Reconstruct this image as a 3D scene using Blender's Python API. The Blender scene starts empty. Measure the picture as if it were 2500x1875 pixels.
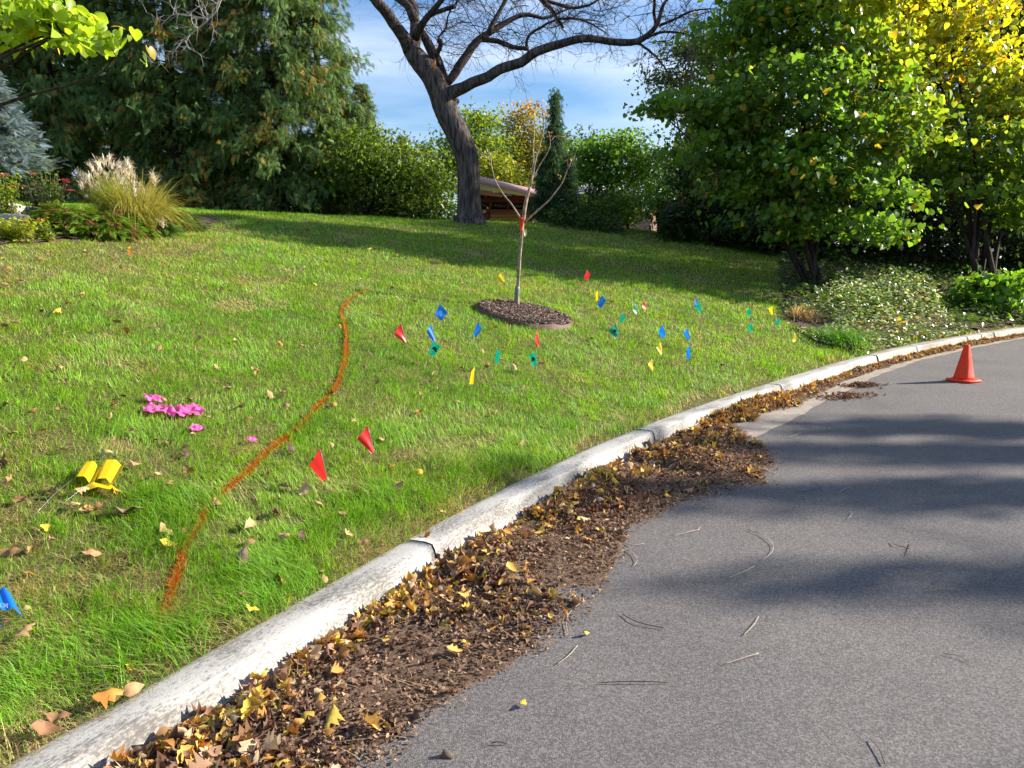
import bpy, math, random
import numpy as np
from mathutils import Vector, Matrix, noise as mnoise
random.seed(7); rng = np.random.default_rng(7)
R = math.radians
C = bpy.context.scene.collection
# ------------------------------------------------------------------ camera
FPX, CX, CY, HOR, EYE = 1850.0, 1250.0, 937.5, 615.0, 1.55
PIT = math.atan((CY - HOR) / FPX)
cam = bpy.data.cameras.new('camera'); camo = bpy.data.objects.new('camera', cam); C.objects.link(camo)
camo.location = (0, 0, EYE); camo.rotation_euler = (math.pi / 2 - PIT, 0, 0)
cam.sensor_width = 36; cam.lens = 36 * FPX / 2500; cam.clip_start = 0.05; cam.clip_end = 2000
bpy.context.scene.camera = camo
# ------------------------------------------------------------------ sun, sky, exposure
SUN_EL, SUN_AZ = R(26), R(78)          # azimuth clockwise from +Y (the view direction)
sv = Vector((math.sin(SUN_AZ) * math.cos(SUN_EL), math.cos(SUN_AZ) * math.cos(SUN_EL), math.sin(SUN_EL)))
sun = bpy.data.lights.new('sun', 'SUN'); sun.energy = 5.0; sun.angle = R(0.75); sun.color = (1.0, 0.93, 0.82)
suno = bpy.data.objects.new('sun', sun); C.objects.link(suno)
suno.rotation_euler = (-sv).to_track_quat('-Z', 'Y').to_euler()
w = bpy.data.worlds.new('World'); bpy.context.scene.world = w; w.use_nodes = True
nt = w.node_tree; nt.nodes.clear()
def N(tree, kind, **kw):
    n = tree.nodes.new(kind)
    for k, v in kw.items():
        if k.startswith('i_'):
            key = k[2:]
            n.inputs[int(key) if key.isdigit() else key.replace('_', ' ')].default_value = v
        else: setattr(n, k, v)
    return n
sky = N(nt, 'ShaderNodeTexSky', sky_type='NISHITA', sun_disc=False, sun_elevation=SUN_EL, sun_rotation=SUN_AZ)
sky.air_density = 1.3; sky.dust_density = 0.3; sky.ozone_density = 3.0
tc = N(nt, 'ShaderNodeTexCoord'); mp = N(nt, 'ShaderNodeMapping'); mp.inputs['Scale'].default_value = (1.2, 1.2, 7.0)
mp.inputs['Rotation'].default_value = (0, R(-9), 0); mp.inputs['Location'].default_value = (0.3, 0.1, 0.35)
cn = N(nt, 'ShaderNodeTexNoise', i_Scale=1.5, i_Detail=7.0, i_Roughness=0.52, i_Distortion=0.35)
cr = N(nt, 'ShaderNodeValToRGB'); cr.color_ramp.elements[0].position = 0.42; cr.color_ramp.elements[1].position = 0.62
cr.color_ramp.elements[0].color = (0.12, 0.12, 0.12, 1); cr.color_ramp.elements[1].color = (0.82, 0.82, 0.82, 1)
mx = N(nt, 'ShaderNodeMix', data_type='RGBA'); mx.inputs[7].default_value = (5.6, 6.6, 8.3, 1)
hs = N(nt, 'ShaderNodeHueSaturation', i_Saturation=1.3, i_Value=1.0); ht = N(nt, 'ShaderNodeMix', data_type='RGBA', blend_type='MULTIPLY', i_0=1.0); ht.inputs[7].default_value = (.70, .86, 1.12, 1)
bg = N(nt, 'ShaderNodeBackground', i_Strength=0.064); wo = N(nt, 'ShaderNodeOutputWorld')
L = nt.links
L.new(tc.outputs['Generated'], mp.inputs[0]); L.new(mp.outputs[0], cn.inputs['Vector']); L.new(cn.outputs[0], cr.inputs[0])
L.new(sky.outputs[0], hs.inputs['Color']); L.new(hs.outputs[0], ht.inputs[6]); L.new(ht.outputs[2], mx.inputs[6]); L.new(cr.outputs[0], mx.inputs[0])
L.new(mx.outputs[2], bg.inputs[0]); L.new(bg.outputs[0], wo.inputs[0])
vs = bpy.context.scene.view_settings
vs.view_transform = 'Standard'; vs.look = 'None'; vs.exposure = 1.3; vs.gamma = 1; vs.use_curve_mapping = False
bpy.context.scene.cycles.max_bounces = 8; bpy.context.scene.cycles.transparent_max_bounces = 4
bpy.context.scene.cycles.use_denoising = True

# ------------------------------------------------------------------ helpers
def ray(px, py):
    x = (px - CX) / FPX; y = -(py - CY) / FPX; c, s = math.cos(PIT), math.sin(PIT)
    return np.array((x, c + y * s, -s + y * c))
def at(px, py, Y):
    d = ray(px, py); t = Y / d[1]; return np.array((0, 0, EYE)) + d * t
def vnoise(x, y, sc=1.0, seed=0, oct=2):
    x = np.asarray(x, float) * sc; y = np.asarray(y, float) * sc; out = 0; amp = 1; tot = 0
    for o in range(oct):
        xi = np.floor(x).astype(np.int64); yi = np.floor(y).astype(np.int64); fx = x - xi; fy = y - yi
        fx = fx * fx * (3 - 2 * fx); fy = fy * fy * (3 - 2 * fy)
        def h(a, b):
            n = (a * 374761393 + b * 668265263 + (seed + o * 17) * 1442695041) & 0xffffffff
            n = ((n ^ (n >> 13)) * 1274126177) & 0xffffffff
            return ((n ^ (n >> 16)) & 0xffff) / 65535.0
        v = (h(xi, yi) * (1 - fx) + h(xi + 1, yi) * fx) * (1 - fy) + (h(xi, yi + 1) * (1 - fx) + h(xi + 1, yi + 1) * fx) * fy
        out = out + v * amp; tot += amp; amp *= 0.5; x = x * 2.03 + 5.1; y = y * 2.03 + 1.7
    return out / tot
def sm(a, b, x):
    t = np.clip((np.asarray(x, float) - a) / (b - a), 0, 1); return t * t * (3 - 2 * t)
# kerb line (back edge of the kerb top), world metres
KB = np.array([(-6.6, -9), (-4.2, -3.6), (-2.6, -0.4), (-1.41, 1.93), (-0.97, 2.74), (-0.45, 3.75), (0.12, 4.72), (0.84, 5.80), (1.79, 7.02), (2.80, 8.18),
               (3.89, 9.42), (4.94, 10.52), (5.9, 11.47), (7.83, 13.10), (9.88, 14.65), (13, 16.6), (18, 19), (26, 22), (40, 26), (60, 30)], float)
p = KB
for _ in range(4):
    q = np.empty((len(p) * 2, 2)); q[0::2][:-1] = p[:-1] * .75 + p[1:] * .25; q[1::2][:-1] = p[:-1] * .25 + p[1:] * .75
    p = np.vstack([p[:1], q[:-2], p[-1:]])
seg = np.r_[0, np.cumsum(np.linalg.norm(np.diff(p, axis=0), axis=1))]
S_END = seg[-1]; ss = np.arange(0, S_END, 0.1)
KP = np.stack([np.interp(ss, seg, p[:, 0]), np.interp(ss, seg, p[:, 1])], 1)
KT = np.gradient(KP, axis=0)
for _ in range(3): KT[1:-1] = (KT[:-2] + KT[1:-1] + KT[2:]) / 3
KT /= np.linalg.norm(KT, axis=1)[:, None]; KN = np.stack([KT[:, 1], -KT[:, 0]], 1)      # KN points to the road
def kerb(s, u=0.0):
    """point u metres from the kerb's back edge towards the road at arc length s"""
    s = np.asarray(s, float)
    P = np.stack([np.interp(s, ss, KP[:, 0]), np.interp(s, ss, KP[:, 1])], -1)
    n = np.stack([np.interp(s, ss, KN[:, 0]), np.interp(s, ss, KN[:, 1])], -1)
    return P + n * np.asarray(u, float)[..., None]
gx = np.arange(-40, 66, 0.25); gy = np.arange(-12, 66, 0.25)
GX, GY = np.meshgrid(gx, gy); _pts = np.stack([GX.ravel(), GY.ravel()], 1)
GD = np.empty(len(_pts)); GS = np.empty(len(_pts))
for i in range(0, len(_pts), 20000):
    b = _pts[i:i + 20000]; dd = (b[:, None, 0] - KP[None, :, 0]) ** 2 + (b[:, None, 1] - KP[None, :, 1]) ** 2
    k = dd.argmin(1); v = b - KP[k]
    GD[i:i + 20000] = np.sqrt(dd[np.arange(len(b)), k]) * np.sign(-(v * KN[k]).sum(1)); GS[i:i + 20000] = ss[k] + (v * KT[k]).sum(1)
GD = GD.reshape(GX.shape); GS = GS.reshape(GX.shape)
def _bil(G, x, y):
    fx = np.clip((np.asarray(x, float) - gx[0]) / .25, 0, len(gx) - 2.001); fy = np.clip((np.asarray(y, float) - gy[0]) / .25, 0, len(gy) - 2.001)
    i = fx.astype(int); j = fy.astype(int); fx = fx - i; fy = fy - j
    return (G[j, i] * (1 - fx) + G[j, i + 1] * fx) * (1 - fy) + (G[j + 1, i] * (1 - fx) + G[j + 1, i + 1] * fx) * fy
def dist(x, y): return _bil(GD, x, y)
def sarc(x, y): return _bil(GS, x, y)
_hd = np.arange(0, 80, 0.1); _hz = np.interp(_hd, [0, 3, 7, 11, 17, 25, 80], [.13, .80, 1.60, 2.30, 2.62, 2.8, 3.0])
_k = np.hanning(21); _k /= _k.sum(); _hs = np.convolve(np.pad(_hz, 10, mode='edge'), _k, 'valid'); _hs[:11] = _hz[:11]
def terrain(x, y):
    d = dist(x, y); z = np.interp(np.maximum(d, 0), _hd, _hs)
    z = z + (vnoise(x, y, 0.55, 3) - .5) * .10 * sm(0.2, 2.5, d) + (vnoise(x, y, 2.1, 5) - .5) * .03 * sm(0.05, .8, d)
    z = z - sm(22.5, 34, np.asarray(y) + 0.15 * np.abs(np.asarray(x))) * 1.6
    return np.where(d < 0, 0.0, np.maximum(z, 0.05))
def ground(px, py, g=0.0):
    """where the sight line through a photo pixel meets the terrain raised by g"""
    d = ray(px, py); t = 1.2; o = np.array((0, 0, EYE)); st = 0.02
    while t < 60:
        q = o + d * t
        if q[2] <= float(terrain(q[0], q[1])) + g: return q
        t += st
    return q

def mat(name): 
    m = bpy.data.materials.new(name); m.use_nodes = True; t = m.node_tree; t.nodes.clear()
    out = N(t, 'ShaderNodeOutputMaterial'); b = N(t, 'ShaderNodeBsdfPrincipled'); t.links.new(b.outputs[0], out.inputs[0]); return m, t, b, out
def simple(name, col, rough=.6, var=.15, scale=20, bump=0., metal=0, spec=.4):
    m, t, b, o = mat(name); tc = N(t, 'ShaderNodeTexCoord'); n = N(t, 'ShaderNodeTexNoise', i_Scale=scale, i_Detail=5.0)
    t.links.new(tc.outputs['Object'], n.inputs['Vector'])
    r = N(t, 'ShaderNodeMix', data_type='RGBA'); r.inputs[6].default_value = (*[c * (1 - var) for c in col], 1); r.inputs[7].default_value = (*[min(1, c * (1 + var)) for c in col], 1)
    t.links.new(n.outputs[0], r.inputs[0]); t.links.new(r.outputs[2], b.inputs['Base Color'])
    b.inputs['Roughness'].default_value = rough; b.inputs['Metallic'].default_value = metal; b.inputs['Specular IOR Level'].default_value = spec
    if bump:
        bp = N(t, 'ShaderNodeBump', i_Strength=bump, i_Distance=.02); t.links.new(n.outputs[0], bp.inputs['Height']); t.links.new(bp.outputs[0], b.inputs['Normal'])
    return m
def leafmat(name, trans=.45, rough=.45, spec=.35, tint=(1.15, 1.1, .55)):
    m, t, b, o = mat(name); a = N(t, 'ShaderNodeAttribute', attribute_name='col')
    t.links.new(a.outputs['Color'], b.inputs['Base Color']); b.inputs['Roughness'].default_value = rough; b.inputs['Specular IOR Level'].default_value = spec
    tr = N(t, 'ShaderNodeBsdfTranslucent'); mm = N(t, 'ShaderNodeMix', data_type='RGBA', blend_type='MULTIPLY', i_0=1.0); mm.inputs[7].default_value = (*tint, 1)
    t.links.new(a.outputs['Color'], mm.inputs[6]); g = N(t, 'ShaderNodeMix', data_type='RGBA', blend_type='ADD', i_0=.6)
    t.links.new(mm.outputs[2], g.inputs[6]); t.links.new(mm.outputs[2], g.inputs[7]); t.links.new(g.outputs[2], tr.inputs[0])
    mix = N(t, 'ShaderNodeMixShader', i_0=trans); t.links.new(b.outputs[0], mix.inputs[1]); t.links.new(tr.outputs[0], mix.inputs[2]); t.links.new(mix.outputs[0], o.inputs[0])
    return m
def tag(o, label=None, cat=None, group=None, kind=None):
    if label: o['label'] = label
    if cat: o['category'] = cat
    if group: o['group'] = group
    if kind: o['kind'] = kind
    return o
def empty(name, loc, label, cat, group=None):
    o = bpy.data.objects.new(name, None); C.objects.link(o); o.location = tuple(map(float, loc)); o.empty_display_size = .1
    return tag(o, label, cat, group)
def link(name, me, m, parent=None):
    if m is not None:
        for k in (m if isinstance(m, (list, tuple)) else [m]): me.materials.append(k)
    o = bpy.data.objects.new(name, me); C.objects.link(o)
    if parent is not None:
        o.parent = parent; o.matrix_parent_inverse = Matrix.Translation(parent.location).inverted() if parent.parent is None else Matrix.Identity(4)
    return o
def npmesh(name, V, loops, starts, col=None, smooth=False):
    me = bpy.data.meshes.new(name); V = np.ascontiguousarray(V, dtype=np.float32)
    me.vertices.add(len(V)); me.vertices.foreach_set('co', V.ravel())
    me.loops.add(len(loops)); me.loops.foreach_set('vertex_index', np.asarray(loops, np.int32))
    me.polygons.add(len(starts)); me.polygons.foreach_set('loop_start', np.asarray(starts, np.int32))
    if smooth: me.polygons.foreach_set('use_smooth', np.ones(len(starts), bool))
    if col is not None:
        a = me.attributes.new('col', 'FLOAT_COLOR', 'POINT'); c = np.ones((len(V), 4), np.float32); c[:, :3] = col; a.data.foreach_set('color', c.ravel())
    me.update(calc_edges=True); me.validate(); return me
def build(name, V, F, m, parent=None, smooth=False):
    loops = [i for f in F for i in f]; st = np.r_[0, np.cumsum([len(f) for f in F])[:-1]]
    return link(name, npmesh(name, np.array(V, float), loops, st, None, smooth), m, parent)
def tiled(name, VV, polys, col, m, parent=None, smooth=False):
    """VV (N,K,3) vertex blocks sharing one polygon list; col (N,3) or (N,K,3)"""
    n, k, _ = VV.shape; lp = np.concatenate([np.array(f) for f in polys]); ln = np.array([len(f) for f in polys])
    loops = (lp[None, :] + (np.arange(n) * k)[:, None]).ravel(); tot = ln.sum(); st0 = np.r_[0, np.cumsum(ln)[:-1]]
    starts = (st0[None, :] + (np.arange(n) * tot)[:, None]).ravel()
    col = np.asarray(col); col = np.repeat(col, k, 0) if col.ndim == 2 else col.reshape(-1, 3)
    return link(name, npmesh(name, VV.reshape(-1, 3), loops, starts, col, smooth), m, parent)
def rotm(yaw, pitch, roll):
    cy, sy, cp, sp, cr_, sr = np.cos(yaw), np.sin(yaw), np.cos(pitch), np.sin(pitch), np.cos(roll), np.sin(roll); n = len(yaw); z = np.zeros(n); o = np.ones(n)
    Z = np.stack([cy, -sy, z, sy, cy, z, z, z, o], 1).reshape(n, 3, 3); X = np.stack([o, z, z, z, cp, -sp, z, sp, cp], 1).reshape(n, 3, 3)
    Y = np.stack([cr_, z, sr, z, o, z, -sr, z, cr_], 1).reshape(n, 3, 3); return Z @ X @ Y
def scatter(name, T, polys, P, Rm, sc, col, m, parent=None, curl=None, curl2=None):
    n = len(P); V = np.repeat(T[None], n, 0).astype(float)
    if curl is not None: V[:, :, 2] += curl[:, None] * V[:, :, 0] ** 2
    if curl2 is not None: V[:, :, 2] += curl2[:, None] * V[:, :, 1] ** 2
    V *= np.asarray(sc)[:, None, None]; V = np.einsum('nij,nkj->nki', Rm, V) + P[:, None, :]
    return tiled(name, V, polys, col, m, parent)
def blades(name, P, phi, h, reach, droop, wid, col, m, S=2, parent=None, side=None, tipcol=None):
    """curved tapering ribbons: grass blades, plumes, reeds"""
    n = len(P); ts = np.linspace(0, 1, S + 1); dx, dy = np.cos(phi), np.sin(phi)
    if side is None: side = rng.uniform(-.9, .9, n)
    wx, wy = -np.sin(phi + side), np.cos(phi + side); K = 2 * S + 1; V = np.empty((n, K, 3))
    for i, t in enumerate(ts):
        c = P + np.stack([dx * reach * t ** 1.6, dy * reach * t ** 1.6, h * t - droop * t ** 3], 1)
        if i == S: V[:, K - 1] = c
        else:
            ww = wid * (1 - .45 * t) * .5; o = np.stack([wx * ww, wy * ww, 0 * ww], 1); V[:, 2 * i] = c - o; V[:, 2 * i + 1] = c + o
    polys = [(2 * i, 2 * i + 1, 2 * i + 3, 2 * i + 2) for i in range(S - 1)] + [(2 * S - 2, 2 * S - 1, 2 * S)]
    if tipcol is not None:
        tt = np.r_[np.repeat(ts[:-1], 2), 1.0]; col = col[:, None, :] * (1 - tt[None, :, None]) + tipcol[:, None, :] * tt[None, :, None]
    return tiled(name, V, polys, col, m, parent)
def tubes(name, paths, m, parent=None, sides=7, smooth=True, cap=True, wob=0.0):
    """paths: list of (points (k,3), radii (k,)) joined into one mesh"""
    VV, LL, ST = [], [], []; base = 0; lo = 0
    for pts, rad in paths:
        pts = np.asarray(pts, float); rad = np.asarray(rad, float); k = len(pts); sd = sides if rad.max() > .012 else max(3, sides // 2)
        t = np.gradient(pts, axis=0); t /= np.linalg.norm(t, axis=1)[:, None] + 1e-9
        up = np.array((0.13, 0.9, 0.4)); a = np.cross(t, up); a /= np.linalg.norm(a, axis=1)[:, None] + 1e-9; b = np.cross(t, a)
        an = np.linspace(0, 2 * math.pi, sd, endpoint=False); rr = rad[:, None] * (1 + wob * (np.sin(an * 3 + np.arange(k)[:, None] * .15) * .6 + np.sin(an * 7 + 1 + np.arange(k)[:, None] * .1) * .4))
        V = pts[:, None, :] + rr[:, :, None] * (np.cos(an)[None, :, None] * a[:, None, :] + np.sin(an)[None, :, None] * b[:, None, :])
        VV.append(V.reshape(-1, 3)); j = np.arange(sd); j2 = (j + 1) % sd; i = np.arange(k - 1)[:, None] * sd
        q = np.stack([i + j, i + j2, i + sd + j2, i + sd + j], -1).reshape(-1, 4) + base
        LL.append(q.ravel()); ST.append(lo + np.arange(len(q)) * 4); lo += len(q) * 4
        if cap:
            for e in (list(range(sd))[::-1], [(k - 1) * sd + z for z in range(sd)]): LL.append(np.array(e) + base); ST.append(np.array([lo])); lo += sd
        base += k * sd
    return link(name, npmesh(name, np.vstack(VV), np.concatenate(LL), np.concatenate(ST), None, smooth), m, parent)
def densify(pts, rad, step=.15, wig=0., seed=0):
    """Catmull-Rom through the points"""
    pts = np.asarray(pts, float); rad = np.asarray(rad, float); P = np.vstack([2 * pts[0] - pts[1], pts, 2 * pts[-1] - pts[-2]]); o, r = [], []
    for i in range(len(pts) - 1):
        n = max(2, int(np.linalg.norm(pts[i + 1] - pts[i]) / step))
        for t in np.linspace(0, 1, n, endpoint=False):
            a, b, c, d = P[i:i + 4]; o.append(.5 * ((2 * b) + (c - a) * t + (2 * a - 5 * b + 4 * c - d) * t * t + (3 * b - a - 3 * c + d) * t ** 3)); r.append(rad[i] * (1 - t) + rad[i + 1] * t)
    o.append(pts[-1]); r.append(rad[-1]); o = np.array(o)
    if wig: g = np.random.default_rng(seed); w_ = np.cumsum(g.normal(0, wig, o.shape), 0); w_ -= np.linspace(0, 1, len(o))[:, None] * w_[-1]; o = o + w_
    return o, np.array(r)
def box_v(x0, x1, y0, y1, z0, z1):
    V = [(x0, y0, z0), (x1, y0, z0), (x1, y1, z0), (x0, y1, z0), (x0, y0, z1), (x1, y0, z1), (x1, y1, z1), (x0, y1, z1)]
    return V, [(0, 3, 2, 1), (4, 5, 6, 7), (0, 1, 5, 4), (1, 2, 6, 5), (2, 3, 7, 6), (3, 0, 4, 7)]
def boxes(name, bl, m, parent=None):
    V, F = [], []
    for b in bl:
        v, f = box_v(*b); o = len(V); V += v; F += [tuple(i + o for i in q) for q in f]
    return build(name, V, F, m, parent)
def ovate(nx=5, ny=2, lobes=0, heart=False):
    """leaf outline in x (length 0..1) by y as a small grid"""
    xs = np.linspace(0, 1, nx + 1); V = []
    for i, x in enumerate(xs):
        if heart: wd = .52 * math.sin(math.pi * min(1, (x + .10) / 1.10) ** .72) if x < 1 else 0.0
        else: wd = .30 * math.sin(math.pi * x ** .8) + .01
        if lobes: wd *= 1 + lobes * (1 if i % 2 else -.6)
        for j in range(-ny, ny + 1):
            f = j / ny; xx = x - (heart and .16 * (1 - x) * (1 - abs(f)) * 0) - lobes * .25 * abs(f) * (i % 2 == 0)
            V.append((xx - .5, f * wd, 0))
    k = 2 * ny + 1; F = [(i * k + j, (i + 1) * k + j, (i + 1) * k + j + 1, i * k + j + 1) for i in range(nx) for j in range(k - 1)]
    return np.array(V), F
HEART = (np.array([(-.36, 0, .0), (-.5, .22, .04), (-.36, .42, .09), (-.05, .5, .12), (.28, .3, .05), (.58, 0, -.06), (.28, -.3, .05), (-.05, -.5, .12), (-.36, -.42, .09), (-.5, -.22, .04), (0., 0, -.01)]),
         [(0, 1, 2, 10), (10, 2, 3, 4), (10, 4, 5), (10, 5, 6), (10, 6, 7, 8), (0, 10, 8, 9)])
DIAM = (np.array([(-.5, 0, 0), (-.1, .26, .05), (.5, 0, 0), (-.1, -.26, .05)]), [(0, 3, 2, 1)])
DIAM2 = (np.array([(-.5, 0, 0), (-.1, .3, .07), (.5, 0, 0), (-.1, -.3, .07)]), [(0, 2, 1), (0, 3, 2)])

# ------------------------------------------------------------------ materials
def asphalt():
    m, t, b, o = mat('asphalt'); tc = N(t, 'ShaderNodeTexCoord'); l = t.links
    v = N(t, 'ShaderNodeTexVoronoi', i_Scale=170.0, feature='F1'); n = N(t, 'ShaderNodeTexNoise', i_Scale=1.1, i_Detail=6.0, i_Roughness=.6); n2 = N(t, 'ShaderNodeTexNoise', i_Scale=260.0, i_Detail=3.0)
    n3 = N(t, 'ShaderNodeTexNoise', i_Scale=14.0, i_Detail=5.0)
    for q in (v, n, n2, n3): l.new(tc.outputs['Object'], q.inputs['Vector'])
    r = N(t, 'ShaderNodeValToRGB'); e = r.color_ramp.elements; e[0].position = .15; e[0].color = (.080, .074, .070, 1); e[1].position = .95; e[1].color = (.28, .255, .245, 1)
    sc = N(t, 'ShaderNodeSeparateColor'); l.new(v.outputs['Color'], sc.inputs[0]); mm = N(t, 'ShaderNodeMath', operation='POWER', i_1=1.6); l.new(sc.outputs[0], mm.inputs[0])
    ma = N(t, 'ShaderNodeMath', operation='MULTIPLY_ADD', i_1=.55); l.new(mm.outputs[0], ma.inputs[0]); m4 = N(t, 'ShaderNodeMath', operation='MULTIPLY_ADD', i_1=.5, i_2=-.02); l.new(n2.outputs[0], m4.inputs[0]); l.new(m4.outputs[0], ma.inputs[2])
    l.new(ma.outputs[0], r.inputs[0]); mu = N(t, 'ShaderNodeMix', data_type='RGBA', blend_type='MULTIPLY', i_0=1.0); l.new(r.outputs[0], mu.inputs[6])
    r2 = N(t, 'ShaderNodeValToRGB'); r2.color_ramp.elements[0].position = .3; r2.color_ramp.elements[0].color = (.84, .82, .82, 1); r2.color_ramp.elements[1].position = .7; r2.color_ramp.elements[1].color = (1.1, 1.07, 1.04, 1)
    ad = N(t, 'ShaderNodeMath', operation='ADD'); l.new(n.outputs[0], ad.inputs[0]); a2 = N(t, 'ShaderNodeMath', operation='MULTIPLY_ADD', i_1=.35, i_2=-.17); l.new(n3.outputs[0], a2.inputs[0]); l.new(a2.outputs[0], ad.inputs[1])
    l.new(ad.outputs[0], r2.inputs[0]); l.new(r2.outputs[0], mu.inputs[7]); l.new(mu.outputs[2], b.inputs['Base Color']); b.inputs['Roughness'].default_value = .8; b.inputs['Specular IOR Level'].default_value = .25
    bp = N(t, 'ShaderNodeBump', i_Strength=.9, i_Distance=.005); h = N(t, 'ShaderNodeMath', operation='ADD'); l.new(n2.outputs[0], h.inputs[0]); l.new(sc.outputs[1], h.inputs[1]); l.new(h.outputs[0], bp.inputs['Height']); l.new(bp.outputs[0], b.inputs['Normal'])
    return m
def kerbmat(name, base, dark, amount):
    m, t, b, o = mat(name); uv = N(t, 'ShaderNodeUVMap', uv_map='su'); l = t.links
    mp = N(t, 'ShaderNodeMapping'); mp.inputs['Scale'].default_value = (30, 90, 1); l.new(uv.outputs[0], mp.inputs[0])
    n = N(t, 'ShaderNodeTexNoise', i_Scale=1.0, i_Detail=6.0, i_Roughness=.7); l.new(mp.outputs[0], n.inputs['Vector'])
    mp2 = N(t, 'ShaderNodeMapping'); mp2.inputs['Scale'].default_value = (60, 90, 1); l.new(uv.outputs[0], mp2.inputs[0])
    n2 = N(t, 'ShaderNodeTexNoise', i_Scale=1.0, i_Detail=6.0, i_Roughness=.75); l.new(mp2.outputs[0], n2.inputs['Vector'])
    mp3 = N(t, 'ShaderNodeMapping'); mp3.inputs['Scale'].default_value = (2.2, 7, 1); l.new(uv.outputs[0], mp3.inputs[0])
    n3 = N(t, 'ShaderNodeTexNoise', i_Scale=1.0, i_Detail=4.0); l.new(mp3.outputs[0], n3.inputs['Vector'])
    a = N(t, 'ShaderNodeMath', operation='ADD'); l.new(n.outputs[0], a.inputs[0]); l.new(n2.outputs[0], a.inputs[1]); a2 = N(t, 'ShaderNodeMath', operation='MULTIPLY_ADD', i_1=.75); l.new(n3.outputs[0], a2.inputs[0]); l.new(a.outputs[0], a2.inputs[2])
    r = N(t, 'ShaderNodeValToRGB'); e = r.color_ramp.elements; e[0].position = .60 - amount; e[0].color = (*dark, 1); e[1].position = .70 - amount; e[1].color = (*base, 1)
    dv = N(t, 'ShaderNodeMath', operation='MULTIPLY', i_1=.5); l.new(a2.outputs[0], dv.inputs[0]); l.new(dv.outputs[0], r.inputs[0])
    ml = N(t, 'ShaderNodeMix', data_type='RGBA', blend_type='MULTIPLY', i_0=.5); l.new(r.outputs[0], ml.inputs[6]); r3 = N(t, 'ShaderNodeValToRGB'); r3.color_ramp.elements[0].color = (.5, .46, .4, 1); r3.color_ramp.elements[0].position = .3; r3.color_ramp.elements[1].position = .55
    l.new(n3.outputs[0], r3.inputs[0]); l.new(r3.outputs[0], ml.inputs[7]); l.new(ml.outputs[2], b.inputs['Base Color']); b.inputs['Roughness'].default_value = .75
    bp = N(t, 'ShaderNodeBump', i_Strength=.6, i_Distance=.004); l.new(a.outputs[0], bp.inputs['Height']); l.new(bp.outputs[0], b.inputs['Normal']); return m
def barkmat(name, c0, c1, sc=(14, 14, 2.2), bump=1.0, dist_=.04):
    m, t, b, o = mat(name); tc = N(t, 'ShaderNodeTexCoord'); l = t.links; mp = N(t, 'ShaderNodeMapping'); mp.inputs['Scale'].default_value = sc; l.new(tc.outputs['Object'], mp.inputs[0])
    n = N(t, 'ShaderNodeTexNoise', i_Scale=1.0, i_Detail=7.0, i_Roughness=.65, i_Distortion=.8); l.new(mp.outputs[0], n.inputs['Vector']); v = N(t, 'ShaderNodeTexVoronoi', i_Scale=1.1); l.new(mp.outputs[0], v.inputs['Vector'])
    a = N(t, 'ShaderNodeMath', operation='MULTIPLY'); l.new(n.outputs[0], a.inputs[0]); l.new(v.outputs[0], a.inputs[1]); r = N(t, 'ShaderNodeValToRGB'); e = r.color_ramp.elements; e[0].position = .1; e[0].color = (*c1, 1); e[1].position = .42; e[1].color = (*c0, 1)
    l.new(a.outputs[0], r.inputs[0]); l.new(r.outputs[0], b.inputs['Base Color']); b.inputs['Roughness'].default_value = .9; b.inputs['Specular IOR Level'].default_value = .15
    bp = N(t, 'ShaderNodeBump', i_Strength=bump, i_Distance=dist_, invert=True); l.new(a.outputs[0], bp.inputs['Height']); l.new(bp.outputs[0], b.inputs['Normal']); return m
def soilmat(name, cols, sc=30, bump=.8):
    m, t, b, o = mat(name); tc = N(t, 'ShaderNodeTexCoord'); l = t.links; n = N(t, 'ShaderNodeTexNoise', i_Scale=float(sc), i_Detail=8.0, i_Roughness=.7); l.new(tc.outputs['Object'], n.inputs['Vector'])
    r = N(t, 'ShaderNodeValToRGB'); e = r.color_ramp.elements; e[0].position = .35; e[0].color = (*cols[0], 1); e[1].position = .65; e[1].color = (*cols[1], 1)
    l.new(n.outputs[0], r.inputs[0]); l.new(r.outputs[0], b.inputs['Base Color']); b.inputs['Roughness'].default_value = .95; b.inputs['Specular IOR Level'].default_value = .1
    bp = N(t, 'ShaderNodeBump', i_Strength=bump, i_Distance=.02); l.new(n.outputs[0], bp.inputs['Height']); l.new(bp.outputs[0], b.inputs['Normal']); return m
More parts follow.
